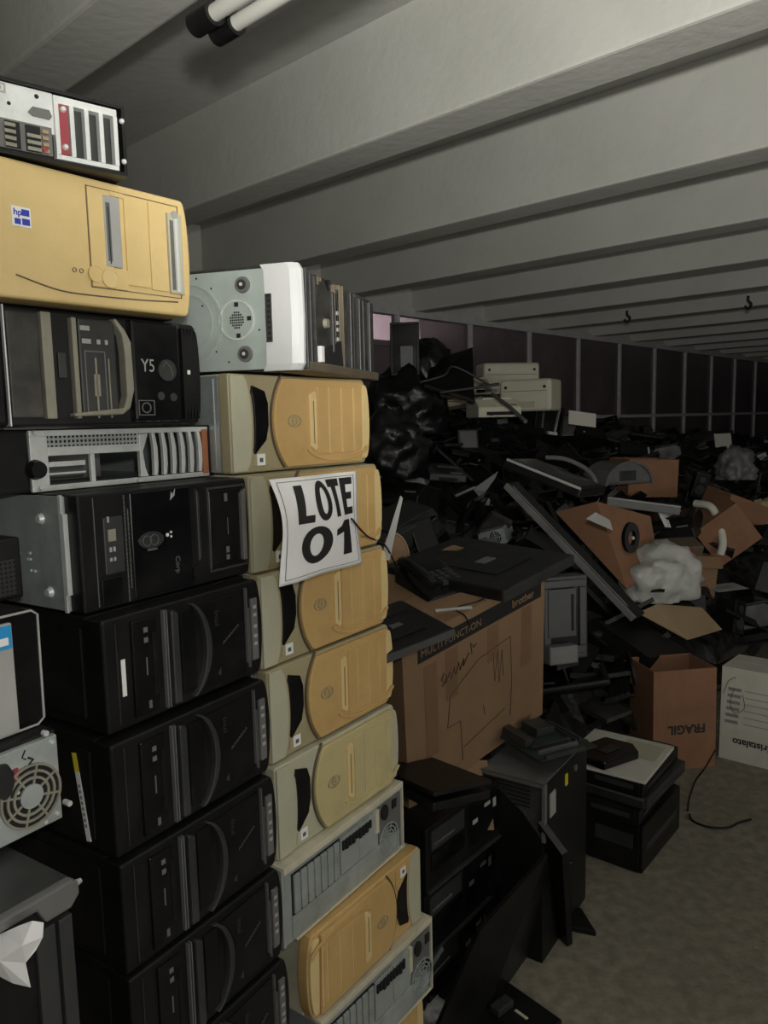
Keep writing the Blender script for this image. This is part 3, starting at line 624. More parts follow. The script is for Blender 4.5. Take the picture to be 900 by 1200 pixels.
cd_ = MB().box(L-.093, L-.081, -.002, .006, .014, h-.018).build('card_bracket', 'red', t)
MB().cyl((L-.087, -.002, h-.024), (L-.087, -.006, h-.024), .0045, .003, 10).cyl((L-.087, -.002, .024), (L-.087, -.006, .024), .0045, .003, 10).build('connector_screw', 'whitesteel', cd_)
m = MB(); screw(m, L-.005, h-.022, -.004, .004); screw(m, L-.005, .02, -.004, .004); m.build('thumb_screw', 'whitesteel', t)
# ---- silver-sided case on top of the tan stack, its dusty front turned away
L, h = .42, .190
t = thing('tower_computer', 'case on the tan stack with zinc end, bright silver trim and grimy dark front', 'computer', mw=place(-.148, 1.40, 1.646, 17.5))
MB().box(.008, L-.008, .05, .31, .002, h-.004).build('shell', 'blacksteel', t, .002)
MB().box(.004, L-.004, .03, .315, h-.005, h).build('lid', 'dgrey', t, .002)
bp = MB().box(.0, .01, .05, .31, .004, h-.006).build('bottom_panel', 'mint', t, .002)
m = MB()
for yy, zz in ((.105, h-.033), (.105, .033), (.28, h-.033), (.28, .033)):
    f_ = MB().cyl((.002, yy, zz), (-.006, yy, zz), .0155, .0135, 24).build('foot', 'mgrey', bp)
    MB().cyl((-.0055, yy, zz), (-.0085, yy, zz), .0095, .008, 18).build('foot_pad', 'dgrey', f_)
    MB().cyl((-.0082, yy, zz), (-.0095, yy, zz), .0035, .003, 12).build('foot_screw', 'whitesteel', f_)
RY = Matrix.Rotation(R(-90), 4, 'Z')   # turns x,z outlines onto the end panel (local x of outline -> -y)
def onend(mb_, fn): return fn(mb_, Matrix(((0, 1, 0, 0), (1, 0, 0, 0), (0, 0, 1, 0), (0, 0, 0, 1))))
E_ = Matrix(((0, 1, 0, 0), (1, 0, 0, 0), (0, 0, 1, 0), (0, 0, 0, 1)))
MB().ring((.12, h*.50), .036, .0335, -.003, .002, 36, T=E_).build('embossed_ring', 'whitesteel', bp)
MB().ring((.222, h*.50), .072, .069, -.003, .002, 44, T=E_).ring((.222, h*.50), .052, .050, -.002, .002, 40, T=E_).build('embossed_ring', 'mint', bp)
m = MB()
for i in range(7):
    for j in range(7):
        if (i-3)**2+(j-3)**2 < 11: m.box(.12+(i-3)*.0042-.0014, .12+(i-3)*.0042+.0014, -.0008, .002, h*.5+(j-3)*.0046-.0015, h*.5+(j-3)*.0046+.0015, E_)
for (yy, zz) in ((.12, .028), (.118, -.028), (.095, .002)): m.box(yy-.004, yy+.004, -.0008, .002, h*.5+zz-.004, h*.5+zz+.004, E_)
for (yy, zz) in ((.17, .06), (.165, -.055), (.075, -.02), (.15, .02), (.19, .03), (.2, .08), (.14, -.075)): m.disc((yy, h*.5+zz), .0018, -.0008, .002, 8, T=E_)
m.build('vent_hole', 'dark', bp)
# silver curved trim wrapping the corner
pts = []
for i in range(9):
    a_ = R(90*i/8); pts.append((.014-.016*math.sin(a_)*1.0, .014-.02*math.cos(a_)))
mbx = MB(); prof = [(.012, -.012), (.004, -.011), (-.003, -.004), (-.006, .008), (-.006, .060), (.002, .060), (.002, .012)]
vs = []
for k_, zz in enumerate((.0, .012, h*.5, h-.012, h)):
    sh = (.010, .002, 0, .002, .010)[k_]
    for (xx, yy) in prof: vs.append((xx+sh*.3, yy+sh, zz))
fs_ = []
n_ = len(prof)
for k_ in range(4):
    for i in range(n_): fs_.append((k_*n_+i, k_*n_+(i+1) % n_, (k_+1)*n_+(i+1) % n_, (k_+1)*n_+i))
fs_ += [list(range(n_-1, -1, -1)), [4*n_+i for i in range(n_)]]
mbx.add(vs, fs_); tr_o = mbx.build('silver_trim', 'silverp', t, .002)
vt = MB().box(.046, .058, -.0085, -.004, h*.27, h*.72, E_).build('side_vent', 'dgrey', tr_o)
m = MB()
for i in range(9): m.box(.048, .054, -.0092, -.008, h*.29+i*.0095, h*.29+i*.0095+.005, E_)
m.build('vent_slit', 'dark', vt)
# dark dusty front
MB().box(.012, L-.004, .0, .05, .002, h-.008).build('bezel', 'grime', t, .004)
for i, (xa, xb, yy, mm, zb, zt) in enumerate([(.014, .020, -.014, 'dgrey', .01, .96), (.024, .034, -.008, 'grime', .06, .92), (.038, .048, -.012, 'dgrey', .06, .93), (.052, .060, -.006, 'grime', .1, .9), (.150, .160, -.012, 'dgrey', .22, .84), (.188, .20, -.006, 'grime', .1, .9), (.215, .24, -.01, 'grime', .08, .92), (.255, .27, -.012, 'dgrey', .06, .92), (.283, .30, -.008, 'grime', .06, .9), (.312, .33, -.012, 'dgrey', .05, .9), (.345, .37, -.009, 'grime', .04, .9), (.380, .405, -.012, 'dgrey', .04, .9)]):
    MB().box(xa, xb, yy, .004, h*zb, h*zt).build('front_rib', mm, t, .002)
MB().prism(arc(.115, h*.52, .045, h*.40, 0, 360, 20)[:-1], -.006, .003).build('oval_panel', 'grime', t, .003)
random.seed(77)
for i in range(26):
    xa = .02+i*.0148; zb_ = random.uniform(.02, .12); zt_ = random.uniform(.82, .95)
    if .075 < xa < .145: zb_, zt_ = .84, .95
    MB().box(xa, xa+random.uniform(.002, .006), -random.uniform(.004, .011), .004, h*zb_, h*zt_).build('front_rib', random.choice(('grime', 'black', 'dirtybrown')), t, .001)
MB().cyl((.118, -.004, h*.50), (.118, -.014, h*.50), .010, .008, 18).build('power_button', 'beigebar', t)
MB().box(.082, .096, -.013, -.004, h*.10, h*.26).build('white_tag', 'white', t, .001)
m = MB()
for zz in (.35, .45, .52, .62): m.box(.174, .182, -.012, -.004, h*zz, h*zz+.007)
m.build('jack', 'lgrey', t)
MB().prism([(.09, .012), (.12, .05), (.2, .07), (.21, .012)], -.010, .004).build('lower_scoop', 'dark', t, .003)
MB().box(.02, L+.012, -.014, .05, -.001, .018).build('lower_sill', 'dirtybrown', t, .004)
# ---- left-hand column of the nearer cases
P = at(73, 958, 1.03); azL = 33.
def leftcase(name, label, pxb, Z, L, h, D, z=None):
    q = at(pxb[0], pxb[1], Z); zz = q.z if z is None else z
    return thing(name, label, 'computer', mw=place(q.x-math.sin(R(azL))*L, q.y-math.cos(R(azL))*L, zz, azL)), zz
L, h = .34, .125
t, zc = leftcase('desktop_computer', 'desktop computer rear with round fan grille and black power socket, left edge', (74, 957), 1.05, L, h, .35)
MB().box(.002, L, .004, .36, .0, h).build('shell', 'blacksteel', t, .002)
rp = MB().box(.004, L-.004, -.001, .006, .004, h-.004).build('rear_panel', 'galv', t, .001)
ps = MB().prism([(L-.112, .012), (L-.100, .002), (L-.004, .002), (L-.004, h-.004), (L-.090, h-.004), (L-.115, h*.55)], -.005, .001).build('power_supply', 'galv', t, .0015)
MB().prism(arc(L-.083, h*.70, .0135, .024, 22, 382, 9)[:-1], -.011, -.004).build('socket', 'ink', ps, .001)
MB().box(L-.068, L-.062, -.0075, -.004, h*.66, h*.78).build('red_switch', 'red', ps)
fc = (L-.047, h*.42); k = .043
MB().disc(fc, k, -.006, -.0045, 30).build('fan_opening', 'dark', ps)
m = MB()
for q in (1., .8, .6): m.ring(fc, k*q, k*q-.0032, -.0085, -.005, 32)
for a_ in range(8):
    T = Matrix.Translation((fc[0], 0, fc[1])) @ Matrix.Rotation(R(a_*45+15), 4, 'Y')
    m.box(.014, k, -.008, -.005, -.0014, .0014, T)
m.build('fan_grille', 'beigebar', ps); MB().disc(fc, .016, -.009, -.005).build('fan_hub', 'galv', ps)
MB().tube([(L-.050, -.006, h*.93), (L-.055, -.006, h*.86), (L-.050, -.006, h*.83)], .001, 5).tube([(L-.047, -.006, h*.84), (L-.040, -.006, h*.80), (L-.047, -.006, h*.76), (L-.041, -.006, h*.72), (L-.046, -.006, h*.69)], .0016, 5).build('marker_scribble', 'ink', ps)
m = MB()
for (xx, zz) in ((L-.012, h-.012), (L-.012, .012), (L-.115, .03), (L-.125, h-.035), (L-.118, h*.42), (L-.03, .008), (L-.065, h*.52)): m.cyl((xx, -.003, zz), (xx, -.008, zz), .0035, .0025, 10)
m.build('screw', 'whitesteel', t)
st = MB().box(L-.150, L-.128, -.0025, -.0005, .022, h*.45).build('sticker', 'bluegrey', t); MB().box(L-.142, L-.137, -.003, -.002, .03, h*.40).build('print', 'ink', st)
MB().box(L-.16, L-.12, -.003, .0, h*.55, h*.85).build('slot_cover', 'galv', t, .001)
MB().cyl((L+.004, .0, .02), (L+.004, -.012, .02), .004, n=10).cyl((L-.02, -.001, h+.003), (L-.02, -.008, h+.003), .004, n=10).build('loose_screw', 'whitesteel', t)
z1 = zc+h
L, h = .36, .165
t, z_ = leftcase('tower_computer', 'computer with plain silver front, glossy black edge and small blue sticker', (55, 845), 1.06, L, h, .36, z1)
z2 = z1+h
MB().box(.004, L-.01, .02, .36, 0, h-.001).build('shell', 'blacksteel', t, .002)
MB().prism([(0, .002), (L-.012, .002)]+arc(L-.012, .014, .012, .012, -90, 0, 4)+arc(L-.012, h-.014, .012, .012, 0, 90, 4)+[(0, h-.002)], .0, .03).build('bezel', 'blackgloss', t, .003)
MB().tube([(0, -.001, .003), (L-.014, -.001, .003), (L-.004, -.001, .010), (L-.003, -.001, h-.010), (L-.012, -.001, h-.003), (0, -.001, h-.003)], .0018, 6).build('edge_trim', 'lgrey', t)
MB().box(.01, L-.043, -.006, .002, .004, h-.012).build('front_panel', 'lgrey', t, .002)
st = MB().box(L-.066, L-.045, -.0072, -.0055, h-.045, h-.014).build('sticker', 'cyan', t); MB().box(L-.062, L-.05, -.0078, -.007, h-.04, h-.03).build('print', 'white', st)
L, h = .30, .088
t, z_ = leftcase('computer_part', 'small black box with perforated vent standing on the silver-fronted computer', (30, 700), 1.10, L, h, .3, z2)
MB().box(0, L, .003, .3, 0, h).build('shell', 'black', t, .004)
MB().box(.01, L-.012, -.001, .005, .006, h*.66).build('vent_mesh', 'perfblack', t, .001)
# black case with torn paper, lowest at the left edge, standing nearer
L, h = .42, .43
q = at(86, 1024, .93)
t = thing('tower_computer', 'black case at the lower left edge with a grey metal rail along its top edge', 'computer', mw=place(q.x-math.sin(R(azL))*L, q.y-math.cos(R(azL))*L, q.z-h, azL))
zt = q.z
MB().box(0, L-.006, .004, .34, 0, h-.012).build('shell', 'blacksteel', t, .003)
MB().box(-.0, L-.004, .0, .34, h-.012, h-.002).build('lid', 'dgrey', t, .002)
MB().prism([(0, h-.014), (L-.055, h-.014), (L-.045, h-.034), (L-.012, h-.034), (L, h-.022), (L, h-.006), (L-.008, h), (0, h)], -.010, .004).build('top_rail', 'mgrey', t, .003)
MB().cyl((L-.002, -.002, h-.012), (L+.008, -.002, h-.012), .005, .003, 10).build('screw', 'lgrey', t)
MB().box(L-.055, L-.03, -.003, .005, .0, h-.045).box(L-.026, L-.008, -.004, .005, .0, h-.045).build('front_ridge', 'dgrey', t, .002)
Ld, hd, zd = L, h, q.z-h
# support below it, out of frame
t2 = thing('tower_computer', 'black case on the floor under the lower left case with torn paper', 'computer', mw=t.matrix_world @ Matrix.Translation((0, .0, -(q.z-h))))
hh = q.z-h
MB().box(0, L-.02, .012, .34, 0, hh-.001).build('shell', 'blacksteel', t2, .003); MB().box(0, L-.02, .0, .014, 0.002, hh-.003).build('bezel', 'dgrey', t2, .004)
m = t.matrix_world
# torn paper: crumpled facets
def sheet(name, label, cat, pts, quads, m_, thick=.0008, parent=None):
    me = bpy.data.meshes.new(name); me.from_pydata([tuple(p) for p in pts], [], quads); me.materials.append(M[m_]); me.update()
    o = bpy.data.objects.new(name, me); COL.objects.link(o); s_ = o.modifiers.new('solid', 'SOLIDIFY'); s_.thickness = thick; s_.offset = 0
    if parent: o.parent = parent
    return tag(o, label, cat)
pp = [(-30, 1105, .848), (2, 1094, .848), (22, 1085, .842), (38, 1079, .838), (51, 1081, .85), (50, 1098, .848), (42, 1113, .845), (30, 1128, .842), (36, 1157, .852), (15, 1152, .845), (-4, 1142, .84), (-30, 1130, .84), (26, 1108, .826), (0, 1126, .826)]
pp = [at(a_, b_, c_+.005) for a_, b_, c_ in pp]
sheet('torn_paper', 'torn crumpled white paper stuck on the black case at the lower left edge', 'paper', pp, [(0, 1, 13, 11), (1, 2, 12, 13), (2, 3, 12), (3, 4, 5, 12), (5, 6, 7, 12), (12, 7, 13), (13, 7, 8, 9), (13, 9, 10, 11)], 'paper')
q = at(82, 1165, .96)
br = MB().tube([q, at(80, 1190, .955), at(62, 1215, .95)], .0022, 6); 
tag(br.build('metal_bracket', 'beigebar'), 'thin bent metal bracket at the bottom left edge beside the black case', 'bracket')
# ---- sign LOTE 01
F_ = at(325, 689, 1.365)
def glyph(ch):
    if ch == 'L': return [[(0, 0), (.72, 0), (.72, .2), (.34, .2), (.34, 1), (0, 1)]]
    if ch == 'T': return [[(.24, 0), (.56, 0), (.56, .8), (.8, .8), (.8, 1), (0, 1), (0, .8), (.24, .8)]]
    if ch == 'E': return [[(0, 0), (.74, 0), (.74, .19), (.33, .19), (.33, .41), (.68, .41), (.68, .6), (.33, .6), (.33, .81), (.74, .81), (.74, 1), (0, 1)]]
    if ch == '1': return [[(.30, 0), (.62, 0), (.62, 1), (.36, 1), (.22, .86), (.02, .78), (.02, .6), (.30, .68)]]
def ringglyph(x0, z0, w_, h_, ix, iz):
    o_ = [(x0+w_/2*(1+math.cos(2*PI*i/28)), z0+h_/2*(1+math.sin(2*PI*i/28))) for i in range(28)]
    i_ = [(x0+w_/2+(w_/2*ix)*math.cos(2*PI*i/28), z0+h_/2+(h_/2*iz)*math.sin(2*PI*i/28)) for i in range(28)]
    return o_, i_
Wp, Hp = .235, .31
c00, c10, c01, c11 = at(327, 688, 1.345), at(424, 659, 1.545), at(317, 562, 1.325), at(416, 552, 1.525)
def sgn(u, v, off=0):
    p = c00*(1-u)*(1-v)+c10*u*(1-v)+c01*(1-u)*v+c11*u*v
    nrm = (c10-c00).cross(c01-c00).normalized()
    bow = .014*math.sin(PI*v)*math.sin(PI*(u*.7+.15))-.006*math.sin(2*PI*v)*(1-u) + .004*math.sin(9*u+5*v)
    side = (c10-c00)*(.045*math.sin(PI*v)*(1-u)-.03*math.sin(PI*v)*u)
    return p+side+nrm*(bow+off)
def gridmesh(x0, x1, z0, z1, nu, nv, off):
    return [sgn(x0+(x1-x0)*i/nu, z0+(z1-z0)*j/nv, off) for j in range(nv+1) for i in range(nu+1)], [(j*(nu+1)+i, j*(nu+1)+i+1, (j+1)*(nu+1)+i+1, (j+1)*(nu+1)+i) for j in range(nv) for i in range(nu)]
v_, f_ = gridmesh(0, 1, 0, 1, 24, 30, 0)
lot = sheet('paper_sign', 'white paper sign reading LOTE 01 taped over two tan towers', 'sign', v_, f_, 'paper', .0006)
for p_ in lot.data.polygons: p_.use_smooth = True
def poly_on(pts, tri=None):
    bm = bmesh.new(); vs = [bm.verts.new((p[0], p[1], 0)) for p in pts]; bm.faces.new(vs)
    for i in range(1, 24): bmesh.ops.bisect_plane(bm, geom=bm.verts[:]+bm.edges[:]+bm.faces[:], plane_co=(i/24, 0, 0), plane_no=(1, 0, 0))
    for i in range(1, 30): bmesh.ops.bisect_plane(bm, geom=bm.verts[:]+bm.edges[:]+bm.faces[:], plane_co=(0, i/30, 0), plane_no=(0, 1, 0))
    bmesh.ops.triangulate(bm, faces=bm.faces[:])
    bm.verts.index_update(); V_ = [sgn(v.co.x, v.co.y, .0012) for v in bm.verts]; F__ = [[v.index for v in f.verts] for f in bm.faces]; bm.free(); return V_, F__
def ring_on(x0, z0, w_, h_, ix, iz):
    o_, i_ = ringglyph(x0, z0, w_, h_, ix, iz); V_ = []; n_ = len(o_); F__ = []
    for k_ in range(5):
        for a_, b_ in zip(o_, i_): q_ = k_/4; V_.append(sgn(a_[0]*(1-q_)+b_[0]*q_, a_[1]*(1-q_)+b_[1]*q_, .0012))
    for k_ in range(4):
        for i in range(n_): F__.append((k_*n_+i, k_*n_+(i+1) % n_, (k_+1)*n_+(i+1) % n_, (k_+1)*n_+i))
    return V_, F__
def letter(V_, F__): 
    m_ = MB(); m_.add(V_, F__); m_.build('letter', 'ink', lot)
def put(ch, x0, z0, w_, h_):
    pts = [(x0+p[0]*w_, z0+p[1]*h_) for p in glyph(ch)[0]]; letter(*poly_on(pts))
put('L', .19, .545, .245, .375); letter(*ring_on(.385, .545, .205, .40, .40, .66)); put('T', .595, .56, .20, .385); put('E', .775, .56, .20, .385)
letter(*ring_on(.235, .13, .35, .37, .42, .60)); put('1', .62, .15, .36, .36)
for (xa, xb, za, zb) in ((.05, .95, .93+.03, .965), (.05, .95, .04, .045), (.05, .056, .045, .96), (.944, .95, .045, .96)):
    v_, f_ = gridmesh(xa, xb, za, zb, 20, 20, .001); m_ = MB(); m_.add(v_, f_); m_.build('border_line', 'ink', lot)
# ------------------------------------------------------------------ the scrap heap
from mathutils import noise as mn
def lerp(x, P):
    if x <= P[0][0]: return P[0][1]
    for (a, b), (c, d) in zip(P[:-1], P[1:]):
        if x <= c: return b+(d-b)*(x-a)/(c-a)
    return P[-1][1]
def hz(t, w_):
    f = lerp(t, [(0, .9), (2, 1), (6.5, 1), (8.5, .82), (11, .74), (16, .62), (24, .5)])
    e = lerp(t, [(0, 0), (2.0, 0), (3.0, -.10), (5, -.35), (9, -.7), (20, -1.)])
    return f*lerp(w_-e, [(1.5, -.05), (1.75, .42), (2.1, .72), (2.7, .98), (3.5, 1.22), (4.3, 1.52), (5.1, 1.6)])
def heap(px, py, lift=0.):
    lift += .09
    d = fw + rt*((px-450)/FPX) - up*((py-600)/FPX); z = 1.8
    while z < 30:
        p = CAM+d*z; t = p.dot(A); w_ = p.dot(B)
        if p.z-lift <= max(0, hz(t, w_)) : return p
        z += .02
    return CAM+d*12
mb = MB(); nt_, nw = 190, 46
vs = []
for i in range(nt_+1):
    t = 2.35+(i/nt_)**1.4*20.5
    for j in range(nw+1):
        w_ = .62+(5.12-.62)*j/nw if t > 6 else 1.42+(5.12-1.42)*j/nw
        q = Vector((t*3.1, w_*3.1, 0)); z = hz(t, w_)-.07+.10*mn.noise(q)+.05*mn.noise(q*2.7)+.03*abs(mn.noise(q*6))
        vs.append(hp(t, w_, max(z, -.02)))
mb.add(vs, [(i*(nw+1)+j, (i+1)*(nw+1)+j, (i+1)*(nw+1)+j+1, i*(nw+1)+j+1) for i in range(nt_) for j in range(nw)])
tag(mb.build('scrap_mound', 'scrap'), 'low mound of broken black electronics scrap under the loose things', 'scrap', kind='stuff')
random.seed(5); deb = {'scrap': MB(), 'grime': MB(), 'mgrey': MB(), 'black': MB()}
for i in range(2600):
    t = 2.65+random.random()**1.5*13; w_ = random.uniform(1.35, 4.95)
    z = hz(t, w_)
    if z < .12: continue
    s = random.choice((.04, .06, .09, .14)); T = Matrix.Translation(hp(t, w_, z+random.uniform(-.05, .02))) @ Euler((random.uniform(-.8, .8), random.uniform(-.8, .8), random.uniform(0, 6.3))).to_matrix().to_4x4()
    k = random.choices(('scrap', 'black', 'grime', 'mgrey'), (7, 7, .9, .35))[0]
    if k == 'mgrey': s *= .5
    a_, b_, c_ = s*random.uniform(.5, 1.6), s*random.uniform(.4, 1), random.uniform(.003, .02)
    if random.random() < .25: deb[k].prism([(-a_, -b_*.5), (a_*.6, -b_), (a_, b_*.7), (-a_*.3, b_)], -c_, c_, T)
    else: deb[k].box(-a_, a_, -b_, b_, -c_, c_, T)
for k, l in (('scrap', 'countless small broken black plastic shards over the heap'), ('black', 'countless glossy black plastic fragments over the heap'), ('grime', 'countless dusty dark plastic fragments over the heap'), ('mgrey', 'sparse small grey fragments scattered over the heap')):
    tag(deb[k].build('plastic_shards', k), l, 'scrap', kind='stuff')
for i in range(0): pass
def RT(p, rx=0, ry=0, rz=0): return Matrix.Translation(p) @ Matrix.Rotation(R(rz), 4, 'Z') @ Matrix.Rotation(R(ry), 4, 'Y') @ Matrix.Rotation(R(rx), 4, 'X')
LM = []     # landmarks for the labels of the smaller scrap
def lm(px, py, s): LM.append((px, py, s))
# ---- kinds of scrap, local origin at the middle of the base
def monitor(t, W=.44, H=.28, m='black', stand=True, face=True, glossy='screen', tag_=False, trim=None):
    # flat display lying: screen up when face, back up otherwise; x across, y up the screen, z thickness
    T = None if face else Matrix.Translation((0, 0, .05)) @ Matrix.Rotation(PI, 4, 'X')
    P = lambda pts, a, b: [(p[0], p[1]) for p in pts]
    q = MB(); v = []
    for (f, z) in ((.62, 0), (.80, .012), (1, .030), (1, .046)):
        v += [(-W/2*f, -H/2*f, z), (W/2*f, -H/2*f, z), (W/2*f, H/2*f, z), (-W/2*f, H/2*f, z)]
    F = [(3, 2, 1, 0), (12, 13, 14, 15)]
    for k in range(3):
        for i in range(4): F.append((k*4+i, k*4+(i+1) % 4, (k+1)*4+(i+1) % 4, (k+1)*4+i))
    q.add(v, F, T).build('back_shell', m, t, .004)
    b = .018; q = MB()
    for (x0, x1, y0, y1) in ((-W/2, W/2, -H/2, -H/2+b*1.4), (-W/2, W/2, H/2-b, H/2), (-W/2, -W/2+b, -H/2+b*1.4, H/2-b), (W/2-b, W/2, -H/2+b*1.4, H/2-b)): q.box(x0, x1, y0, y1, .044, .052, T)
    q.build('bezel', m if trim is None else trim, t)
    MB().box(-W/2+b, W/2-b, -H/2+b*1.4, H/2-b, .043, .047, T).build('screen', glossy, t)
    MB().box(-.03, .03, -H/2+.006, -H/2+.010, .0515, .0528, T).build('button_strip', 'mgrey', t)
    if not face:
        MB().box(-.05, .05, -.05, .05, -.003, .004, T).build('mount_plate', 'dgrey', t, .001)
        MB().box(-W*.28, W*.28, -H*.30, -H*.27, -.001, .004, T).build('vent_line', 'dgrey', t)
    if tag_: MB().box(.02, .09, -.03, .0, -.002, .004, T).build('rating_label', 'lgrey', t)
    if stand:
        MB().prism([(-.03, .02), (.03, .02), (.022, .04), (-.022, .04)], H/2-.04, H/2+.10, (T or Matrix()) ).build('neck', m, t, .003)
        MB().prism(arc(0, .03, .11, .09, 0, 180, 14)+[(-.11, .0), (.11, .0)], H/2+.10, H/2+.112, (T or Matrix())).build('stand_base', m, t, .002)
def keyboard(t, W=.44, D=.15, m='black'):
    MB().prism([(-D/2, 0), (D/2, 0), (D/2, .022), (-D/2, .012)], -W/2, W/2, Matrix.Rotation(PI/2, 4, 'Z')).build('case', m, t, .003)
    q = MB()
    for r_ in range(5):
        n_ = 14
        for i in range(n_):
            x0 = -W/2+.015+i*(W-.13)/n_; y0 = -D/2+.018+r_*.023
            q.box(x0, x0+(W-.13)/n_-.003, y0, y0+.019, .012, .024-.0015*(4-r_)*.5)
        for i in range(3):
            x0 = W/2-.09+i*.024; y0 = -D/2+.018+r_*.023; q.box(x0, x0+.020, y0, y0+.019, .012, .024)
    q.build('keys', 'dgrey' if m == 'black' else 'cream_grey', t)
def slimbox(t, W=.33, D=.38, h=.10, m='blacksteel', bez='black'):
    MB().box(-W/2, W/2, -D/2+.02, D/2, 0, h).build('shell', m, t, .003)
    MB().box(-W/2, W/2, -D/2, -D/2+.022, .0, h).build('bezel', bez, t, .004)
    MB().box(-W/2+.02, .02, -D/2-.004, -D/2+.002, h*.55, h*.9).build('optical_drive', 'dgrey', t, .001)
    MB().disc((W/2-.04, h*.5), .010, -D/2-.005, -D/2+.001).build('power_button', 'mgrey', t)
    MB().box(-W/2+.03, -.01, -D/2-.0055, -D/2-.003, h*.60, h*.63).build('tray_gap', 'mgrey', t)
    MB().box(W*.1, W*.38, -D/2-.003, -D/2+.001, h*.1, h*.2).build('port_strip', 'mgrey', t)
def drive(t, W=.148, D=.17, h=.042, m='galv', bez='black'):
    MB().box(-W/2, W/2, -D/2+.008, D/2, 0, h).build('shell', m, t, .001)
    MB().box(-W/2, W/2, -D/2, -D/2+.008, 0, h).build('front_bezel', bez, t, .001)
    MB().box(-W/2+.006, W/2-.006, -D/2-.003, -D/2, h*.45, h*.9).build('tray', bez, t, .001)
def psu(t):
    MB().box(-.075, .075, -.07, .07, 0, .086).build('shell', 'galv', t, .002)
    MB().disc((.02, .043), .036, -.0715, -.0695).build('fan_opening', 'dark', t)
    q = MB()
    for k in (1, .7, .4): q.ring((.02, .043), .036*k, .036*k-.002, -.073, -.071)
    q.box(-.016, .056, -.073, -.071, .042, .044).box(.019, .021, -.073, -.071, .007, .079); q.build('fan_grille', 'whitesteel', t)
    MB().box(-.06, -.03, -.075, -.069, .03, .055).build('socket', 'ink', t)
    MB().tube(spline([(-.05, .07, .03), (-.07, .13, .01), (.0, .18, .04), (.07, .14, .02)]), .008, 6).build('cable_bundle', 'black', t)
def printer(t, m='creamplastic', W=.42, D=.33, h=.17):
    MB().prism([(-D/2, 0), (D/2, 0), (D/2, h*.82), (D/2-.04, h), (-D/2+.07, h), (-D/2, h*.55)], -W/2, W/2, Matrix.Rotation(PI/2, 4, 'Z')).build('body', m, t, .010, 3)
    MB().box(-W/2+.05, W/2-.05, -.08, D/2-.02, h-.004, h+.010).build('lid', m, t, .005)
    MB().box(-W/2+.06, W/2-.06, -D/2-.004, -D/2+.01, h*.12, h*.30).build('paper_slot', 'dark', t)
    MB().box(-W/2+.08, W/2-.08, -D/2-.07, -D/2+.005, h*.08, h*.12).build('output_tray', m, t, .003)
    MB().box(W/2-.10, W/2-.03, -D/2+.012, -D/2+.045, h*.56, h*.7).build('control_panel', 'mgrey', t, .003)
def crt(t, m='bluegrey', W=.34, H=.31, D=.34):
    q = MB(); v = []
    for (f, g, y) in ((1, 1, 0), (1, 1, .06), (.86, .86, .10), (.60, .60, .27), (.50, .46, D)):
        zc = H/2
        v += [(-W/2*f, y, zc-H/2*g), (W/2*f, y, zc-H/2*g), (W/2*f, y, zc+H/2*g), (-W/2*f, y, zc+H/2*g)]
    F = [(0, 1, 2, 3), (19, 18, 17, 16)]
    for k in range(4):
        for i in range(4): F.append((k*4+(i+1) % 4, k*4+i, (k+1)*4+i, (k+1)*4+(i+1) % 4))
    q.add(v, F).build('housing', m, t, .010, 3)
    q = MB(); q.frame(-W/2+.012, W/2-.012, .02, H-.012, .026, -.010, .004); q.build('bezel', m, t, .003)
    MB().box(-W/2+.035, W/2-.035, -.002, .004, .045, H-.035).build('screen', 'screen', t, .002)
    q = MB()
    for i in range(7): q.box(-.07, .07, D-.09+.001*i, D-.088+.001*i, H*.62+i*.006, H*.623+i*.006)
    q.build('vents', 'dark', t)
def housing(t, W, H, D, m='creamplastic'):
    MB().box(-W/2, W/2, 0, D, 0, H).build('shell', m, t, .03, 3)
    MB().box(-W/2+.03, W/2-.03, -.002, .004, H*.62, H*.635).build('seam', 'dirtybrown', t)
    MB().box(-W/2-.001, -W/2+.004, D*.3, D*.7, H*.4, H*.6).build('side_vent', 'dirtybrown', t)
    for x_ in (-W/2+.05, W/2-.05): MB().disc((x_, H-.06), .012, -.004, .003).build('screw_hole', 'ink', t)
    MB().box(-W*.2, W*.2, -.006, .004, H*.12, H*.3).build('connector_plate', 'cream_grey', t, .003)
def speaker_box(t):
    MB().box(-.05, .05, -.06, .06, 0, .19).build('cabinet', 'black', t, .006)
    MB().disc((0, .06), .036, -.064, -.059).disc((0, .14), .022, -.064, -.059).build('speaker_cone', 'dgrey', t)
def laptop(t, W=.34, D=.24, m='black'):
    MB().box(-W/2, W/2, -D/2, D/2, 0, .022).build('base', m, t, .004)
    T = Matrix.Translation((0, D/2, .024)) @ Matrix.Rotation(R(-12), 4, 'X')
    MB().box(-W/2, W/2, -D, 0, .0, .012, T.copy() @ Matrix.Rotation(R(12-3), 4, 'X')).build('lid', m, t, .003)
    MB().box(-W/2+.02, W/2-.02, D/2-.012, D/2+.004, .006, .02).build('hinge', 'mgrey', t)
def motherboard(t, W=.24, D=.24):
    MB().box(-W/2, W/2, -D/2, D/2, 0, .003).build('board', 'pcb', t)
    MB().box(-.10, -.07, -.02, .11, .003, .03).build('port_block', 'dgrey', t)
    MB().box(-.02, .05, .02, .09, .003, .03).build('heatsink', 'dgrey', t, .001)
    for i in range(3): MB().box(-.09, .06, -.10+i*.03, -.092+i*.03, .003, .014).build('expansion_slot', 'mgrey' if i == 1 else 'dgrey', t)
    for i in range(2): MB().box(.07+i*.015, .077+i*.015, -.05, .1, .003, .012).build('memory_slot', 'dgrey', t)
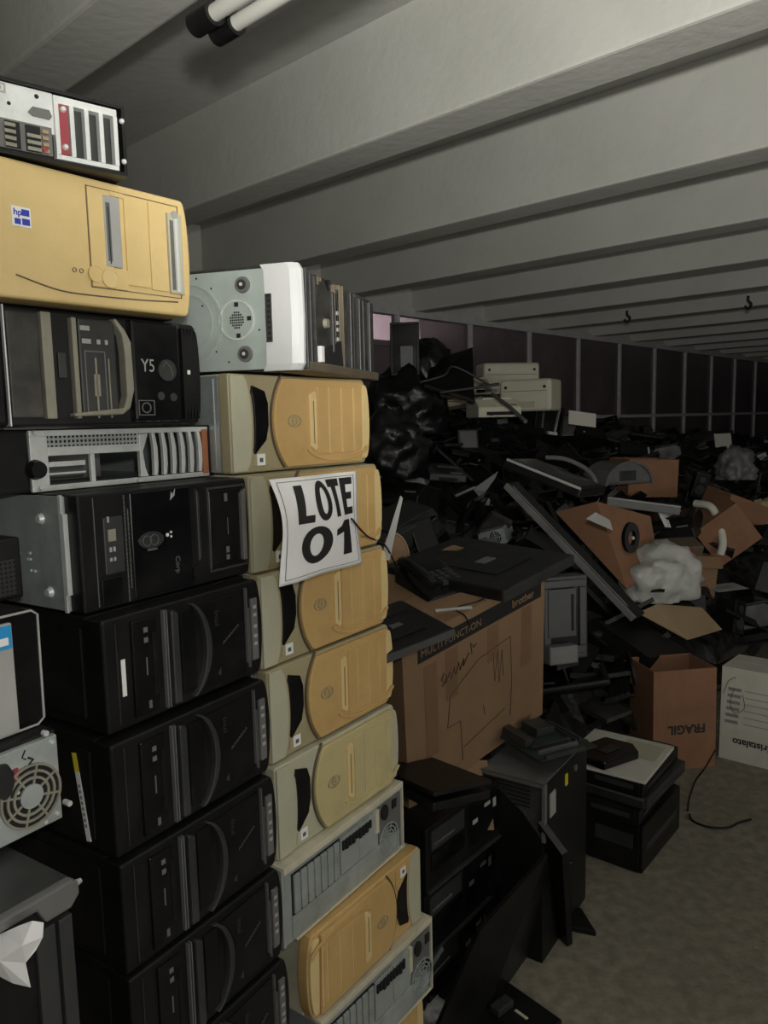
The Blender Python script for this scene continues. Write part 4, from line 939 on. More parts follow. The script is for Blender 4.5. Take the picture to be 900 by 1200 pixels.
def fanunit(t):
    MB().ring((0, .05), .05, .042, -.012, .012, 24).build('frame', 'black', t)
    q = MB()
    for a_ in range(7): q.box(.012, .040, -.006, .006, .048, .052, Matrix.Translation((0, 0, .05)) @ Matrix.Rotation(R(a_*51), 4, 'Y') @ Matrix.Rotation(R(30), 4, 'X') @ Matrix.Translation((0, 0, -.05)))
    q.disc((0, .05), .014, -.01, .01); q.build('rotor', 'dgrey', t)
def blob(name, label, cat, p, r_, m_, sc=(1, 1, 1), amp=.35, seed=0, freq=2.2, sub=4, rot=0):
    bm = bmesh.new(); bmesh.ops.create_icosphere(bm, subdivisions=sub, radius=1)
    for v in bm.verts:
        n_ = v.co.normalized(); q = n_*freq+Vector((seed*7.1, seed*3.3, 0))
        v.co = n_*(1+amp*mn.noise(q)+amp*.6*abs(mn.noise(q*2.6))-amp*.35*abs(mn.noise(q*6)))
        if v.co.z < -.5: v.co.z = -.5
    for v in bm.verts: v.co = Vector((v.co.x*sc[0], v.co.y*sc[1], (v.co.z+.5)*sc[2]))*r_
    me = bpy.data.meshes.new(name); bm.to_mesh(me); bm.free(); me.materials.append(M[m_])
    for p_ in me.polygons: p_.use_smooth = True
    o = bpy.data.objects.new(name, me); COL.objects.link(o); o.location = p; o.rotation_euler = (0, 0, R(rot)); return tag(o, label, cat)
def carton(t, W, D, H, m='card', flaps=(1, 1, 1, 1), ang=25, tape=True, closed=False):
    # local: x across, y depth, z up, origin at the front-left-bottom corner
    th = .005
    MB().box(0, W, 0, th, 0, H).build('front_wall', m, t); MB().box(0, W, D-th, D, 0, H).build('back_wall', m, t)
    MB().box(0, th, th, D-th, 0, H).build('side_wall', m, t); MB().box(W-th, W, th, D-th, 0, H).build('side_wall', m, t)
    MB().box(th, W-th, th, D-th, 0, th).build('bottom', m, t)
    if closed:
        MB().box(0, W, 0, D/2-.001, H, H+th).build('flap', m, t); MB().box(0, W, D/2+.001, D, H, H+th).build('flap', m, t)
    else:
        fl_ = min(D, W)/2*.9
        for i, (on_, a_) in enumerate(zip(flaps, (ang, ang*.6, ang*1.3, ang))):
            if not on_: continue
            T = (Matrix.Translation((0, 0, H)) @ Matrix.Rotation(R(a_), 4, 'X'), Matrix.Translation((0, D, H)) @ Matrix.Rotation(R(-a_), 4, 'X'), Matrix.Translation((0, 0, H)) @ Matrix.Rotation(R(-a_), 4, 'Y'), Matrix.Translation((W, 0, H)) @ Matrix.Rotation(R(a_), 4, 'Y'))[i]
            q = MB()
            if i == 0: q.box(0, W, -fl_, 0, -.002, .002, T)
            if i == 1: q.box(0, W, 0, fl_, -.002, .002, T)
            if i == 2: q.box(-fl_, 0, 0, D, -.002, .002, T)
            if i == 3: q.box(0, fl_, 0, D, -.002, .002, T)
            q.build('flap', m, t)
def cable(label, pts, r_=.003, m_='black', group=None):
    return tag(MB().tube(spline(pts, 10), r_, 8).build('cable', m_), label, 'cable', group)
# ================= things one can pick out =================
# black cases beside the tan stack, on the floor
for i, (lab, z, hh) in enumerate([('black desktop computer on the floor right of the middle stack', 0, .17), ('black desktop computer second from the floor right of the middle stack', .171, .175), ('black desktop computer with white marks, third up right of the middle stack', .347, .175)]):
    t = thing('desktop_computer', lab, 'computer', mw=place(.075+.006*i, 1.80+.012*i, z, 36+i*2))
    L = .37
    MB().box(0, L, .02, .38, 0, hh-.001).build('shell', 'blacksteel', t, .003); MB().box(0, L, 0, .022, .001, hh-.001).build('bezel', 'black', t, .004)
    MB().box(.02, .17, -.004, .002, hh*.62, hh*.92).build('optical_drive', 'dgrey', t, .001); MB().box(.02, .17, -.004, .002, hh*.3, hh*.56).build('drive_cover', 'blackgloss', t, .001)
    MB().box(.19, .35, -.003, .002, hh*.2, hh*.9).build('front_panel', 'blackgloss', t, .002)
    MB().box(.21, .235, -.004, -.002, hh*.55, hh*.62).box(.27, .30, -.004, -.002, hh*.7, hh*.76).box(.315, .33, -.004, -.002, hh*.6, hh*.75).build('mark', 'lgrey' if i == 2 else 'mgrey', t)
    MB().box(.03, .12, -.006, -.003, hh*.70, hh*.72).build('tray_gap', 'mgrey', t)
    MB().box(0, .36, -.008, .002, .0, .008).build('bottom_lip', 'dgrey', t)
lm(520, 1040, 'black desktops by the middle stack')
st = tag(MB().box(-.03, .03, -.001, .001, -.008, .008, RT(at(511, 1123, 1.93), 0, -30, 45)).build('paper_label', 'bluegrey'), 'small grey-blue label strip fallen low beside the middle stack', 'label')
st.location.z = 0
t = thing('laptop_computer', 'thin grey closed laptop wedged under the large tilted cardboard box', 'laptop', mw=RT(at(505, 925, 1.93), 0, 10, 40)); laptop(t, .20, .22, 'black')
# large tilted cardboard box
bx = thing('cardboard_box', 'large tilted brown cardboard box with a black printed band and pen scribbles', 'box',
           mw=Matrix.Translation((.050, 1.937, .513)) @ Matrix.Rotation(R(90-46.7), 4, 'Z') @ Matrix.Rotation(R(-8.9), 4, 'Y') @ Matrix.Rotation(R(7), 4, 'X'))
W_, H_, D_ = .617, .49, .36
carton(bx, W_, D_, H_, 'card', closed=True)
MB().box(.055, W_-.02, -.0012, .0005, H_-.072, H_-.022).build('black_band', 'ink', bx)
text('MULTI FUNCTION', 'inscription', 'card', bx, (.065, -.0016, H_-.058), .030, (PI/2, 0, 0), .0003)
text('brother', 'inscription', 'card', bx, (W_-.165, -.0016, H_-.058), .034, (PI/2, 0, 0), .0003, .0004)
q = [(.10, .225), (.115, .245), (.105, .255), (.098, .24), (.11, .228), (.125, .25), (.128, .23), (.14, .255), (.143, .235), (.155, .26), (.158, .24), (.172, .262), (.17, .245), (.188, .268), (.20, .262), (.195, .29), (.205, .275), (.215, .28)]
MB().tube([(x_*1.25+.02, -.001, z_*1.3+.02) for x_, z_ in q], .0014, 5).build('pen_scribble', 'ink', bx)
for pts in ([(.13, .20), (.12, .13), (.16, .128), (.165, .03)], [(.13, .20), (.22, .245), (.33, .255), (.335, .15), (.33, .06)], [(.27, .24), (.275, .17), (.285, .24), (.29, .16), (.30, .235), (.305, .17)], [(.17, .06), (.25, .075), (.31, .085)], [(.235, .13), (.24, .105)]):
    MB().tube([(x_*1.35, -.0006, z_*1.35) for x_, z_ in pts], .0010, 5).build('pen_line', 'ink', bx)
for x_, z0_, z1_ in ((.075, .12, .40), (.16, .26, .41), (.50, .22, .41), (.34, .30, .41)): MB().box(x_, x_+.05, -.0008, .0003, z0_, min(z1_, H_-.075)).build('tape_stain', 'cardstain', bx)
lm(560, 800, 'large tilted cardboard box')
# pieces resting on that box
def slabthing(name, label, cat, F_, X_, Y_, th, build):
    m_, lx, ly = frame3(F_, X_, Y_); t = thing(name, label, cat, mw=m_); build(t, lx, ly, th); return t
def tv(t, lx, ly, th):
    lx *= 1.05; ly *= .78
    MB().box(0, lx, 0, ly, -th, 0).build('back_shell', 'black', t, .006)
    MB().box(lx*.25, lx*.75, ly*.2, ly*.75, 0, .003).build('rear_bulge', 'black', t, .001)
    MB().box(lx*.42, lx*.58, ly*.40, ly*.48, .003, .0045).build('rating_label', 'mgrey', t)
    for i in range(9): MB().box(lx*.3+i*.012, lx*.3+i*.012+.006, ly*.66, ly*.70, .002, .0045).build('vent_slit', 'dark', t)
    MB().box(0, lx, -.004, .003, -th, -.002).build('bezel_edge', 'dgrey', t, .001)
slabthing('flat_television', 'wide black flat television lying face down on the large cardboard box', 'television', onz(590, 692, 1.085), onz(668, 651, 1.12), onz(540, 610, 1.17), .035, tv)
lm(600, 630, 'black flat television')
slabthing('flat_monitor', 'black monitor panel lying at the left end of the large cardboard box', 'monitor', onz(450, 768, 1.02), onz(528, 737, 1.06), onz(440, 700, 1.06), .02, tv)
t = thing('desk_telephone', 'glossy black desk telephone lying on the large cardboard box', 'telephone', mw=RT(onz(508, 690, 1.06), 12, -6, 30))
MB().prism([(-.09, 0), (.09, 0), (.09, .05), (-.09, .02)], -.08, .08, RT((0, 0, 0), 0, 0, 90)).build('body', 'blackgloss', t, .008)
MB().tube(spline([(-.055, -.08, .055), (-.06, -.04, .07), (-.06, .04, .075), (-.055, .085, .065)]), .018, 10).build('handset', 'blackgloss', t)
for i in range(12): MB().box(.0+(i % 3)*.024, .018+(i % 3)*.024, -.05+(i//3)*.022, -.034+(i//3)*.022, .03, .042).build('key', 'dgrey', t)
blob('computer_mouse', 'rounded glossy black mouse on the cardboard box behind its handwriting', 'mouse', onz(540, 680, 1.06), .032, 'blackgloss', (1, 1.5, .8), .05, 3)
cable('thin black cable curling over the black band of the large cardboard box', [onz(527, 670, 1.08), onz(568, 675, 1.075), onz(568, 700, 1.065), onz(535, 712, 1.05), onz(545, 722, 1.05), at(551, 735, 1.98)], .0022)
cable('thin black cable looping from the paper sign down to the cardboard box', [at(412, 608, 1.47), at(430, 628, 1.62), at(452, 640, 1.9), at(470, 672, 2.2), at(495, 690, 2.3)], .0022)
slabthing('cardboard_roll_end', 'round brown cardboard piece behind the right edge of the tan towers', 'cardboard', at(456, 672, 2.45), at(484, 668, 2.47), at(456, 625, 2.5), .05, lambda t, lx, ly, th: (MB().prism(arc(lx/2, ly/2, lx/2, ly/2, 0, 360, 24)[:-1], 0, th, RT((0, 0, 0), -90)).build('core', 'card', t, .003), MB().ring((lx/2, ly/2), lx*.5, lx*.46, -.004, 0, 24, 1, ly/lx, RT((0, 0, 0), -90)).build('rim', 'cardpale', t)))
tag(MB().prism([(-.012, -.085), (.014, -.08), (.020, .085), (.012, .09)], -.0012, .0012, RT(at(457, 620, 1.98), 0, 12, 20)).build('plastic_strip', 'lgrey'), 'pale tapering plastic strip sticking up right of the paper sign', 'strip')
t = thing('cardboard_flap_piece', 'flattened pale cardboard under the telephone on the large box', 'cardboard', mw=RT(onz(548, 692, 1.052), 7, -8, 43)); MB().box(-.12, .12, -.10, .10, -.003, .0).build('sheet', 'cardpale', t)
MB().box(-.12, .12, -.001, .001, .0, .0006).build('fold_line', 'card', t)
tag(MB().tube(spline([onz(510, 716, 1.05), onz(530, 714, 1.052), onz(553, 712, 1.055)]), .005, 8).build('plastic_rod', 'lgrey'), 'short shiny rod lying on top of the large cardboard box', 'rod')
# dark blue CRT beside the box
t = thing('crt_monitor', 'dark grey bulky monitor standing behind the right edge of the large cardboard box', 'monitor', mw=RT(at(664, 770, 2.5)+Vector((0, .03, -.02)), -4, 2, 22)); crt(t, 'dgrey', .19, .28, .26)
MB().box(-.09, .02, -.05, -.004, .0, .06).build('control_ledge', 'mgrey', t, .006); MB().box(-.07, .04, -.013, -.009, .08, .24).build('front_door', 'dgrey', t, .003); MB().box(.02, .028, -.016, -.012, .10, .22).build('dark_slot', 'dark', t)
lm(668, 720, 'dark grey bulky monitor')
tower_top = at(637, 918, 2.10)
# grey metal case standing under the motherboard
m_, lx, ly = frame3(at(637, 920, 2.12), at(690, 862, 2.42), at(570, 888, 2.24))
m_ = RT(m_.translation, 0, 0, math.degrees(math.atan2(m_.col[0].y, m_.col[0].x))); zt = m_.translation.z
t = thing('open_case', 'grey dusty metal case with slotted side, standing right of the large cardboard box', 'computer case', mw=m_ @ Matrix.Translation((0, 0, -zt)))
lx, ly = .36, .20
MB().box(0, lx, 0, ly, zt-.004, zt).build('top_plate', 'mgrey', t, .001)
MB().box(0, lx, .003, ly-.003, .0, zt-.01).build('shell', 'blacksteel', t, .002)
MB().prism([(0, zt-.17), (.06, zt-.10), (ly, zt-.0), (0, zt)], -.003, .0, RT((0, 0, 0), 0, 0, 90)).build('side_plate', 'mgrey', t)
for i in range(6): MB().box(-.001, .0045, .04, .15-.012*i, zt-.020-i*.012, zt-.014-i*.012).build('slot', 'dark', t)
MB().box(-.004, .012, -.006, .004, zt-.17, zt).build('corner_post', 'mgrey', t, .001)
MB().box(.05, .09, -.001, .003, zt-.12, zt-.05).build('torn_label', 'lgrey', t)
MB().box(.17, .185, -.001, .003, zt-.075, zt-.04).build('yellow_label', 'yprint', t)
MB().disc((.25, zt-.05), .01, -.003, .003).build('lock', 'mgrey', t)
lm(630, 900, 'grey slotted metal case')
t = thing('motherboard', 'dark motherboard lying on the grey slotted metal case', 'circuit board', mw=RT(at(640, 868, 2.28)+Vector((0, 0, .0)), 3, 2, 30)); motherboard(t, .22, .2)
t = thing('cardboard_flap_piece', 'bent brown cardboard flap under the bottom corner of the large box', 'cardboard', mw=RT(at(556, 925, 2.2), 60, 10, 20)); MB().box(-.05, .05, -.11, .08, -.002, .002).build('sheet', 'card', t); MB().box(-.05, .05, -.001, .001, .002, .003).build('fold_line', 'cardpale', t)
blob('black_plastic_bag', 'black plastic bag slumped below the large cardboard box', 'bag', onz(545, 1120, 0)+Vector((.02, .12, 0)), .17, 'bag', (.8, .7, 1.7), .2, 4)
# leaning black sheet pieces and monitor feet at the front
def plate(name, label, cat, pts, th, m_='black', edge='dgrey'):
    n_ = (pts[1]-pts[0]).cross(pts[-1]-pts[0]).normalized()
    t = thing(name, label, cat, pts[0]); q = [p-pts[0] for p in pts]; k = len(q); o_ = MB()
    o_.add([p+n_*th/2 for p in q]+[p-n_*th/2 for p in q], [list(range(k)), list(range(2*k-1, k-1, -1))]+[(i+k, (i+1) % k+k, (i+1) % k, i) for i in range(k)]); o_.build('sheet', m_, t)
    MB().tube([q[0]*.99+q[1]*.01, q[0]*.5+q[1]*.5, q[0]*.01+q[1]*.99], th*.55, 6).build('edge', edge, t)
    return t
plate('plastic_sheet', 'long dark plastic panel leaning from the floor against the slotted metal case', 'panel', [onz(500, 1230, 0), onz(566, 1190, 0), onz(640, 1090, .0)+Vector((0, 0, .01)), at(640, 1000, 2.12), at(560, 1090, 1.95)], .012, 'black')
plate('plastic_sheet', 'tall dark plastic panel standing on the floor left of the monitor foot', 'panel', [onz(668, 1108, 0), onz(632, 1075, 0), at(634, 962, 2.13), at(662, 1000, 2.12)], .02, 'black')
t = thing('monitor_stand', 'black monitor foot with two splayed points standing on the floor', 'monitor stand', onz(655, 1085, 0), (0, 0, R(20)))
MB().prism([(-.10, -.05), (.0, -.02), (.075, -.085), (.10, .03), (-.02, .07)], 0, .018, RT((0, 0, .018), -90)).build('base', 'black', t, .004)
MB().box(-.02, .05, .0, .03, .018, .20).build('neck', 'black', t, .006); MB().box(-.075, -.055, -.0, .02, .018, .03).build('hinge_cap', 'mgrey', t, .003)
MB().box(-.075, -.05, -.03, -.008, .018, .024).build('tag', 'cream', t)
t = thing('monitor_stand', 'flat black monitor base lying on the floor at the bottom edge', 'monitor stand', onz(590, 1190, 0), (0, 0, R(40)))
MB().box(-.11, .09, -.12, .10, 0, .014).build('base', 'black', t, .005); MB().box(-.03, .03, -.01, .02, .014, .035).build('neck_socket', 'dgrey', t, .003); MB().box(.02, .028, -.06, -.02, .0142, .0155).build('tag', 'cream', t)
lm(640, 1080, 'splayed monitor foot')
blob('crumpled_paper', 'crumpled pale paper on the floor beside the lowest metal case rear', 'paper', onz(503, 1192, 0), .05, 'lgrey', (1, .8, .7), .4, 31)
t = thing('paper_scrap', 'flat torn pale card on the floor at the foot of the middle stack', 'paper', mw=RT(onz(512, 1165, .003), 0, 0, 50)); MB().prism([(-.08, -.03), (.07, -.04), (.09, .03), (-.03, .05)], -.001, .001, RT((0, 0, 0), -90)).build('card', 'cardpale', t)
# stack of desktops with white folder
cx_ = onz(752, 1025, 0); azs = math.radians(39.5)
SX = Vector((math.sin(azs), math.cos(azs), 0)); 
SZ = None
def stk(name, label, z, Lx, Wy, h, m, off=(0, 0), rz=0, bez='black'):
    o_ = cx_+SX*off[0]+Vector((-SX.y, SX.x, 0))*off[1]; o_.z = z
    t = thing(name, label, 'computer', mw=RT(o_, 0, 0, 90-39.5+rz))
    MB().box(0, Lx, .015, Wy, .0, h-.001).build('shell', m, t, .002); MB().box(.002, Lx-.002, .0, .016, .001, h-.002).build('side_bezel', bez, t, .003)
    MB().box(-.006, .002, .01, Wy-.01, .004, h-.004).build('front_bezel', bez, t, .003)
    MB().box(-.0085, -.005, .03, Wy*.55, h*.5, h*.8).build('optical_drive', 'dgrey', t, .001)
    MB().cyl((-.005, Wy-.05, h*.5), (-.010, Wy-.05, h*.5), .010, n=16).build('power_button', 'mgrey', t)
    MB().box(.04, Lx-.05, -.002, .002, h*.4, h*.55).build('side_slot', 'dgrey', t)
    return t
stk('desktop_computer', 'lowest and thickest black desktop computer of the small stack on the floor', 0, .38, .30, .17, 'blacksteel')
stk('desktop_computer', 'thin black desktop computer second from the floor under the white folder', .171, .38, .30, .055, 'blacksteel', (-.01, .01), 2)
t = stk('desktop_computer', 'thin black desktop computer with a pale front edge under the white folder', .227, .37, .31, .045, 'dgrey', (.01, -.01), -1, 'dgrey')
MB().box(-.009, -.006, .01, .29, .034, .042).build('edge_trim', 'mgrey', t)
stk('desktop_computer', 'topmost thin black desktop computer, directly under the white folder', .273, .37, .30, .055, 'black', (-.005, .0), 1)
o_ = cx_+SX*(-.01)+Vector((-SX.y, SX.x, 0))*(-.01); o_.z = .329
t = thing('folder', 'white folder of papers on the small stack of black desktops', 'folder', mw=RT(o_, 0, 0, 90-39.5+3))
MB().box(0, .33, 0, .30, 0, .004).box(0, .33, 0, .30, .009, .012).build('cover', 'cardwhite', t); MB().box(.003, .325, .003, .296, .004, .009).build('pages', 'paper', t)
MB().box(.16, .30, .02, .16, .012, .0125).build('printed_area', 'cream_grey', t)
t = thing('router', 'flat black device lying on the white folder', 'device', mw=RT(o_+SX*.10+Vector((-SX.y, SX.x, 0))*.17+Vector((0, 0, .013)), 0, 0, 35))
MB().prism([(-.10, -.06), (.07, -.075), (.11, -.02), (.08, .08), (-.05, .085), (-.11, .02)], 0, .03, RT((0, 0, .03), -90)).build('body', 'blackgloss', t, .006); MB().box(-.04, .04, -.02, .02, .03, .034).build('badge', 'dgrey', t, .002)
lm(750, 920, 'stack with the white folder')
cable('black cable lying in an arc on the bare floor at the right', [onz(808, 955, .004)+Vector((0, 0, .002)), onz(812, 962, .004), onz(830, 969, .004), onz(852, 970, .004), onz(866, 964, .004), onz(880, 960, .006)], .0045)
cable('black cable running down from the brown carton to the floor', [at(838, 882, 3.3)+Vector((0, 0, .01)), at(826, 900, 3.25), onz(815, 915, .004), onz(808, 935, .004), onz(806, 950, .004)], .0035)
# cartons
F_ = onz(768, 905, 0); 
m_, lx, ly = frame3(onz(772, 905, .0), onz(838, 898, .0)+Vector((0, 0, .0)), at(773, 790, 3.12))
t = thing('cardboard_box', 'reddish-brown carton panel standing upright behind the small stack', 'box', mw=frame3(onz(765, 905, .0), onz(838, 898, .0), onz(765, 905, 0)+Vector((0, 0.02, 1)))[0] @ Matrix(((1, 0, 0, 0), (0, 0, 1, 0), (0, -1, 0, 0), (0, 0, 0, 1))))
W2 = (onz(838, 898, 0)-onz(765, 905, 0)).length
carton(t, W2, .22, .45, 'cardred', (0, 1, 0, 0), 50)
text('FRAGIL', 'inscription', 'ink', t, (W2-.05, -.001, .20), .055, (PI/2, PI, 0), .0003, .002)
lm(810, 830, 'reddish-brown carton')
F_, X_ = onz(842, 887, 0), onz(920, 907, 0)
m_ = frame3(F_, X_, F_+Vector((-.06, .10, 1)))[0] @ Matrix(((1, 0, 0, 0), (0, 0, 1, 0), (0, -1, 0, 0), (0, 0, 0, 1)))
t = thing('printed_carton', 'white printed carton standing upside down on the floor at the right edge', 'box', mw=m_)
Wc, Hc = .34, .42
carton(t, Wc, .25, Hc, 'cardwhite', closed=True)
text('Cristalato', 'inscription', 'ink', t, (.232, -.001, .105), .044, (PI/2, PI, 0), .0003, .001)
for i in range(6):
    z_ = .17+i*.030; MB().box(.02+.002*i, .075+.002*i, -.001, .0, z_, z_+.014).build('printed_block', 'greyink', t)
    MB().box(.10, .30, -.001, .0, z_+.006, z_+.009).build('printed_line', 'greyink', t)
MB().tube(spline([(.01, -.002, .30), (.03, -.002, .36), (.06, -.002, .385)]), .0012, 5).build('pen_line', 'ink', t)
MB().tube(spline([(.055, -.001, .33), (.04, -.001, .27), (.06, -.001, .22), (.10, -.001, .25), (.09, -.001, .31)]), .0012, 5).build('pen_scribble', 'ink', t)
lm(875, 840, 'white printed carton')
# cardboard flap, white bag and their neighbours
plate('cardboard_sheet', 'folded brown cardboard sheet lying below the white plastic bag', 'cardboard', [heap(747, 718, .05), heap(806, 750, .06), heap(846, 738, .05), heap(822, 712, .06), heap(770, 708, .08)], .006, 'cardpale', 'card')
p = heap(775, 700, .03)
blob('white_plastic_bag', 'crumpled white plastic bag with dark patches, on the heap', 'bag', p, .165*p.y/3.6, 'whitebag', (1.15, .9, 1.05), .32, 2, rot=20)
t = thing('crushed_part', 'small black part lying on the front of the white plastic bag', 'scrap', mw=RT(at(772, 693, (p-CAM).dot(fw)-.17), 70, 20, 10)); MB().prism([(-.02, -.05), (.02, -.04), (.03, .0), (.0, .05), (-.02, .02)], -.006, .006).build('body', 'black', t, .002); MB().box(.0, .05, -.005, .005, -.06, -.03).build('tab', 'black', t, .001)
lm(778, 688, 'white plastic bag')
# brown board with leaning grey rail
t = plate('cardboard_sheet', 'large brown cardboard sheet propped behind the long leaning rail', 'cardboard', [heap(652, 600, .12), heap(735, 690, .10), heap(772, 660, .18), heap(762, 605, .30), heap(700, 588, .28)], .008, 'cardred', 'card')
MB().tube([Vector((.25, .1, .02)), Vector((.27, .12, .06))], .004, 6).build('staple', 'mgrey', t)
text('SO', 'inscription', 'ink', t, (.30, .02, .12), .05, (PI/2, 0, R(20)), .0003)
q0, q1 = at(598, 566, 3.05), at(748, 722, 2.75)
d = (q1-q0); m_, lx, _ = frame3(q0, q1, q0+Vector((.3, .5, .1)))
t = thing('metal_rail', 'long dark rail with a grey metal edge leaning diagonally across the heap', 'rail', mw=m_)
MB().box(0, lx, -.02, .06, -.02, .0).build('panel', 'black', t, .004); MB().box(0, lx, -.030, -.018, -.022, .002).build('metal_edge', 'mgrey', t, .002)
MB().box(.02, lx-.05, -.010, -.004, .0, .003).build('ridge', 'mgrey', t)
lm(670, 650, 'long leaning rail')
t = thing('cable_reel', 'small dark ring-shaped coil hanging on the brown cardboard sheet', 'coil', mw=RT(at(739, 630, 3.55), 0, 0, 20)); MB().ring((0, 0), .06, .03, -.012, .012, 24, .7, 1.2).build('coil', 'black', t); MB().disc((0, 0), .008, -.02, -.01).build('tie', 'lgrey', t)
tag(MB().prism([(-.07, -.01), (.06, -.05), (.05, .0), (-.02, .03)], -.001, .001, RT(at(703, 608, 3.5), -30, 10, 10)).build('paper_scrap', 'lgrey'), 'small torn pale scrap on the large brown cardboard sheet', 'paper')
# white sheet of paper, bowl-like grey monitor back, box, bar
p = heap(789, 608, .06); t = thing('paper_sheet', 'printed white sheet lying on the heap above the white plastic bag', 'paper', mw=RT(p, 42, 4, 12)); MB().box(-.085, .085, -.07, .07, -.0008, .0008).build('sheet', 'paper', t)
for i in range(6): MB().box(-.06, .03+.01*(i % 3), -.04+i*.016, -.035+i*.016, .0008, .0011).build('print_line', 'greyink', t)
MB().box(.04, .07, .03, .055, .0008, .0011).build('printed_block', 'greyink', t)
lm(789, 607, 'printed white sheet')
p = heap(724, 570, .04); t = thing('crt_monitor', 'grey rounded monitor back lying face down beside a brown box', 'monitor', mw=RT(p, 0, 0, 25))
MB().prism(arc(0, .02, .20, .15, 0, 180, 16), -.10, .14).build('housing', 'mgrey', t, .02, 3); MB().box(-.08, .06, -.106, -.10, .045, .11).build('recess', 'dgrey', t, .004); MB().prism(arc(0, .02, .205, .155, 0, 180, 16)+arc(0, .02, .19, .14, 180, 0, 16), -.115, -.095).build('rim', 'mgrey', t)
lm(724, 562, 'grey rounded monitor back')
p = heap(770, 582, .0); t = thing('cardboard_box', 'brown box right of the grey rounded monitor back', 'box', mw=RT(p-Vector((.2, 0, .0)), 0, 2, 8)); carton(t, .36, .3, .26, 'cardred', (0, 1, 1, 0), 70)
p = heap(753, 558, .06); t = thing('cardboard_flap_piece', 'pale folded carton piece on the brown box behind the heap', 'cardboard', mw=RT(p+Vector((0, 0, .06)), 50, 0, 10)); MB().box(-.11, .10, -.08, .07, -.003, .003).build('sheet', 'cardpale', t); MB().box(-.05, .05, -.06, -.02, .003, .005).build('fold', 'card', t)
q0, q1 = at(712, 583, 4.4), at(798, 594, 4.3); m_, lx, _ = frame3(q0, q1, q0+Vector((0, .3, .02))); t = thing('metal_bar', 'pale metal bar lying nearly level above the printed white sheet', 'bar', mw=m_)
MB().box(0, lx, 0, .07, -.05, .0).build('bar', 'mgrey', t, .006); MB().box(0, lx, -.002, .02, -.004, .003).build('painted_lit_edge', 'lgrey', t, .001)  # paler grey strip paints the light along the bar's edge
# laptops / monitors with pale edges in the middle
q0, q1 = at(592, 537, 3.55), at(682, 573, 3.35)
m_, lx, _ = frame3(q0, q1, q0+Vector((.25, .5, .0))); t = thing('flat_monitor', 'black flat monitor with a long bright silver edge in the middle of the heap', 'monitor', mw=m_)
MB().box(0, lx, 0, .34, -.045, 0).build('back_shell', 'black', t, .008); MB().box(.01, lx-.005, -.003, .006, -.008, .004).build('silver_edge', 'lgrey', t, .002); MB().box(.02, lx-.02, .03, .31, .0, .003).build('screen', 'screen', t)
lm(637, 555, 'silver-edged black monitor')
q0, q1 = at(640, 536, 3.9), at(700, 568, 3.7); t = thing('curved_bezel_strip', 'grey curved bezel strip behind the silver-edged black monitor', 'strip', at(640, 536, 3.9))
MB().tube(spline([(0, 0, 0), at(662, 538, 3.85)-q0, at(684, 548, 3.8)-q0, at(697, 562, 3.75)-q0, at(698, 580, 3.7)-q0]), .012, 8).build('rail', 'mgrey', t); MB().tube(spline([at(640, 545, 3.9)-q0, at(662, 552, 3.85)-q0, at(688, 574, 3.75)-q0]), .008, 8).build('lower_rail', 'dgrey', t)
# torn pale x-shaped plastic
p = heap(558, 574, .03); n_ = (p-CAM).dot(fw)
t = thing('plastic_bracket', 'pale grey x-shaped broken plastic bracket in the heap', 'bracket', p)
for pts, nm in (([(533, 580), (541, 590), (560, 578), (556, 570)], 'arm'), ([(556, 572), (583, 553), (580, 560), (566, 580)], 'arm'), ([(556, 575), (566, 578), (574, 586), (573, 592), (560, 593), (555, 590)], 'arm')):
    V_ = [at(a_, b_, n_)-p for a_, b_ in pts]; k = len(V_); MB().add(V_+[v-fw*.012 for v in V_], [list(range(k)), list(range(2*k-1, k-1, -1))]+[(i, (i+1) % k, (i+1) % k+k, i+k) for i in range(k)]).build(nm, 'bluegrey' if nm == 'x' else 'mgrey', t, .001)
lm(558, 574, 'x-shaped plastic bracket')
p = heap(549, 515, .05); t = thing('small_monitor', 'small grey square display tilted in the middle of the heap', 'monitor', mw=RT(p, 78, 0, 12)); MB().box(-.075, .075, -.075, .075, -.03, 0).build('housing', 'dgrey', t, .006); MB().box(-.062, .062, -.06, .062, .0, .003).build('screen', 'mgrey', t, .002); MB().box(-.02, -.01, -.07, -.062, .0, .004).build('light', 'lgrey', t)
lm(549, 515, 'small grey square display')
p = heap(517, 562, .03); t = thing('printer', 'dusty grey flat printer part left of the x-shaped bracket', 'printer', mw=RT(p, 4, 6, 20)); printer(t, 'dgrey', .24, .20, .08)
blob('black_bin_bag', 'large shiny black bin bag heaped behind the middle stack', 'bag', heap(470, 510, .0), .30, 'bag', (1, .9, .95), .35, 7, 2.6)
blob('black_bin_bag', 'crumpled black bin bag beside the topmost tan tower', 'bag', heap(455, 560, .05), .22, 'bag', (1, .9, 1.1), .4, 9, 3.0)
blob('black_bin_bag', 'black bin bag directly under the small upright monitor by the window', 'bag', heap(508, 480, -.05), .22, 'bag', (1.1, .9, .8), .35, 12, 2.6)
lm(475, 500, 'large black bin bag'); lm(458, 562, 'crumpled bag by the tan towers')
# folded papers
p = heap(535, 478, .04); t = thing('paper_bundle', 'bundle of crumpled cream papers in the heap under the window', 'paper', mw=RT(p, 0, 0, 10))
for i in range(6): 
    MB().prism([(-.20+.01*i, .0), (.16+.02*(i % 3), .012), (.22-.02*i, .05), (-.05, .03)], -.10, .10, RT((0, 0, .014*i), 4*i-8, -6+3*i, 8*i-16)).build('sheet', 'cardpale' if i % 2 else 'cream', t)
lm(535, 475, 'cream paper bundle')
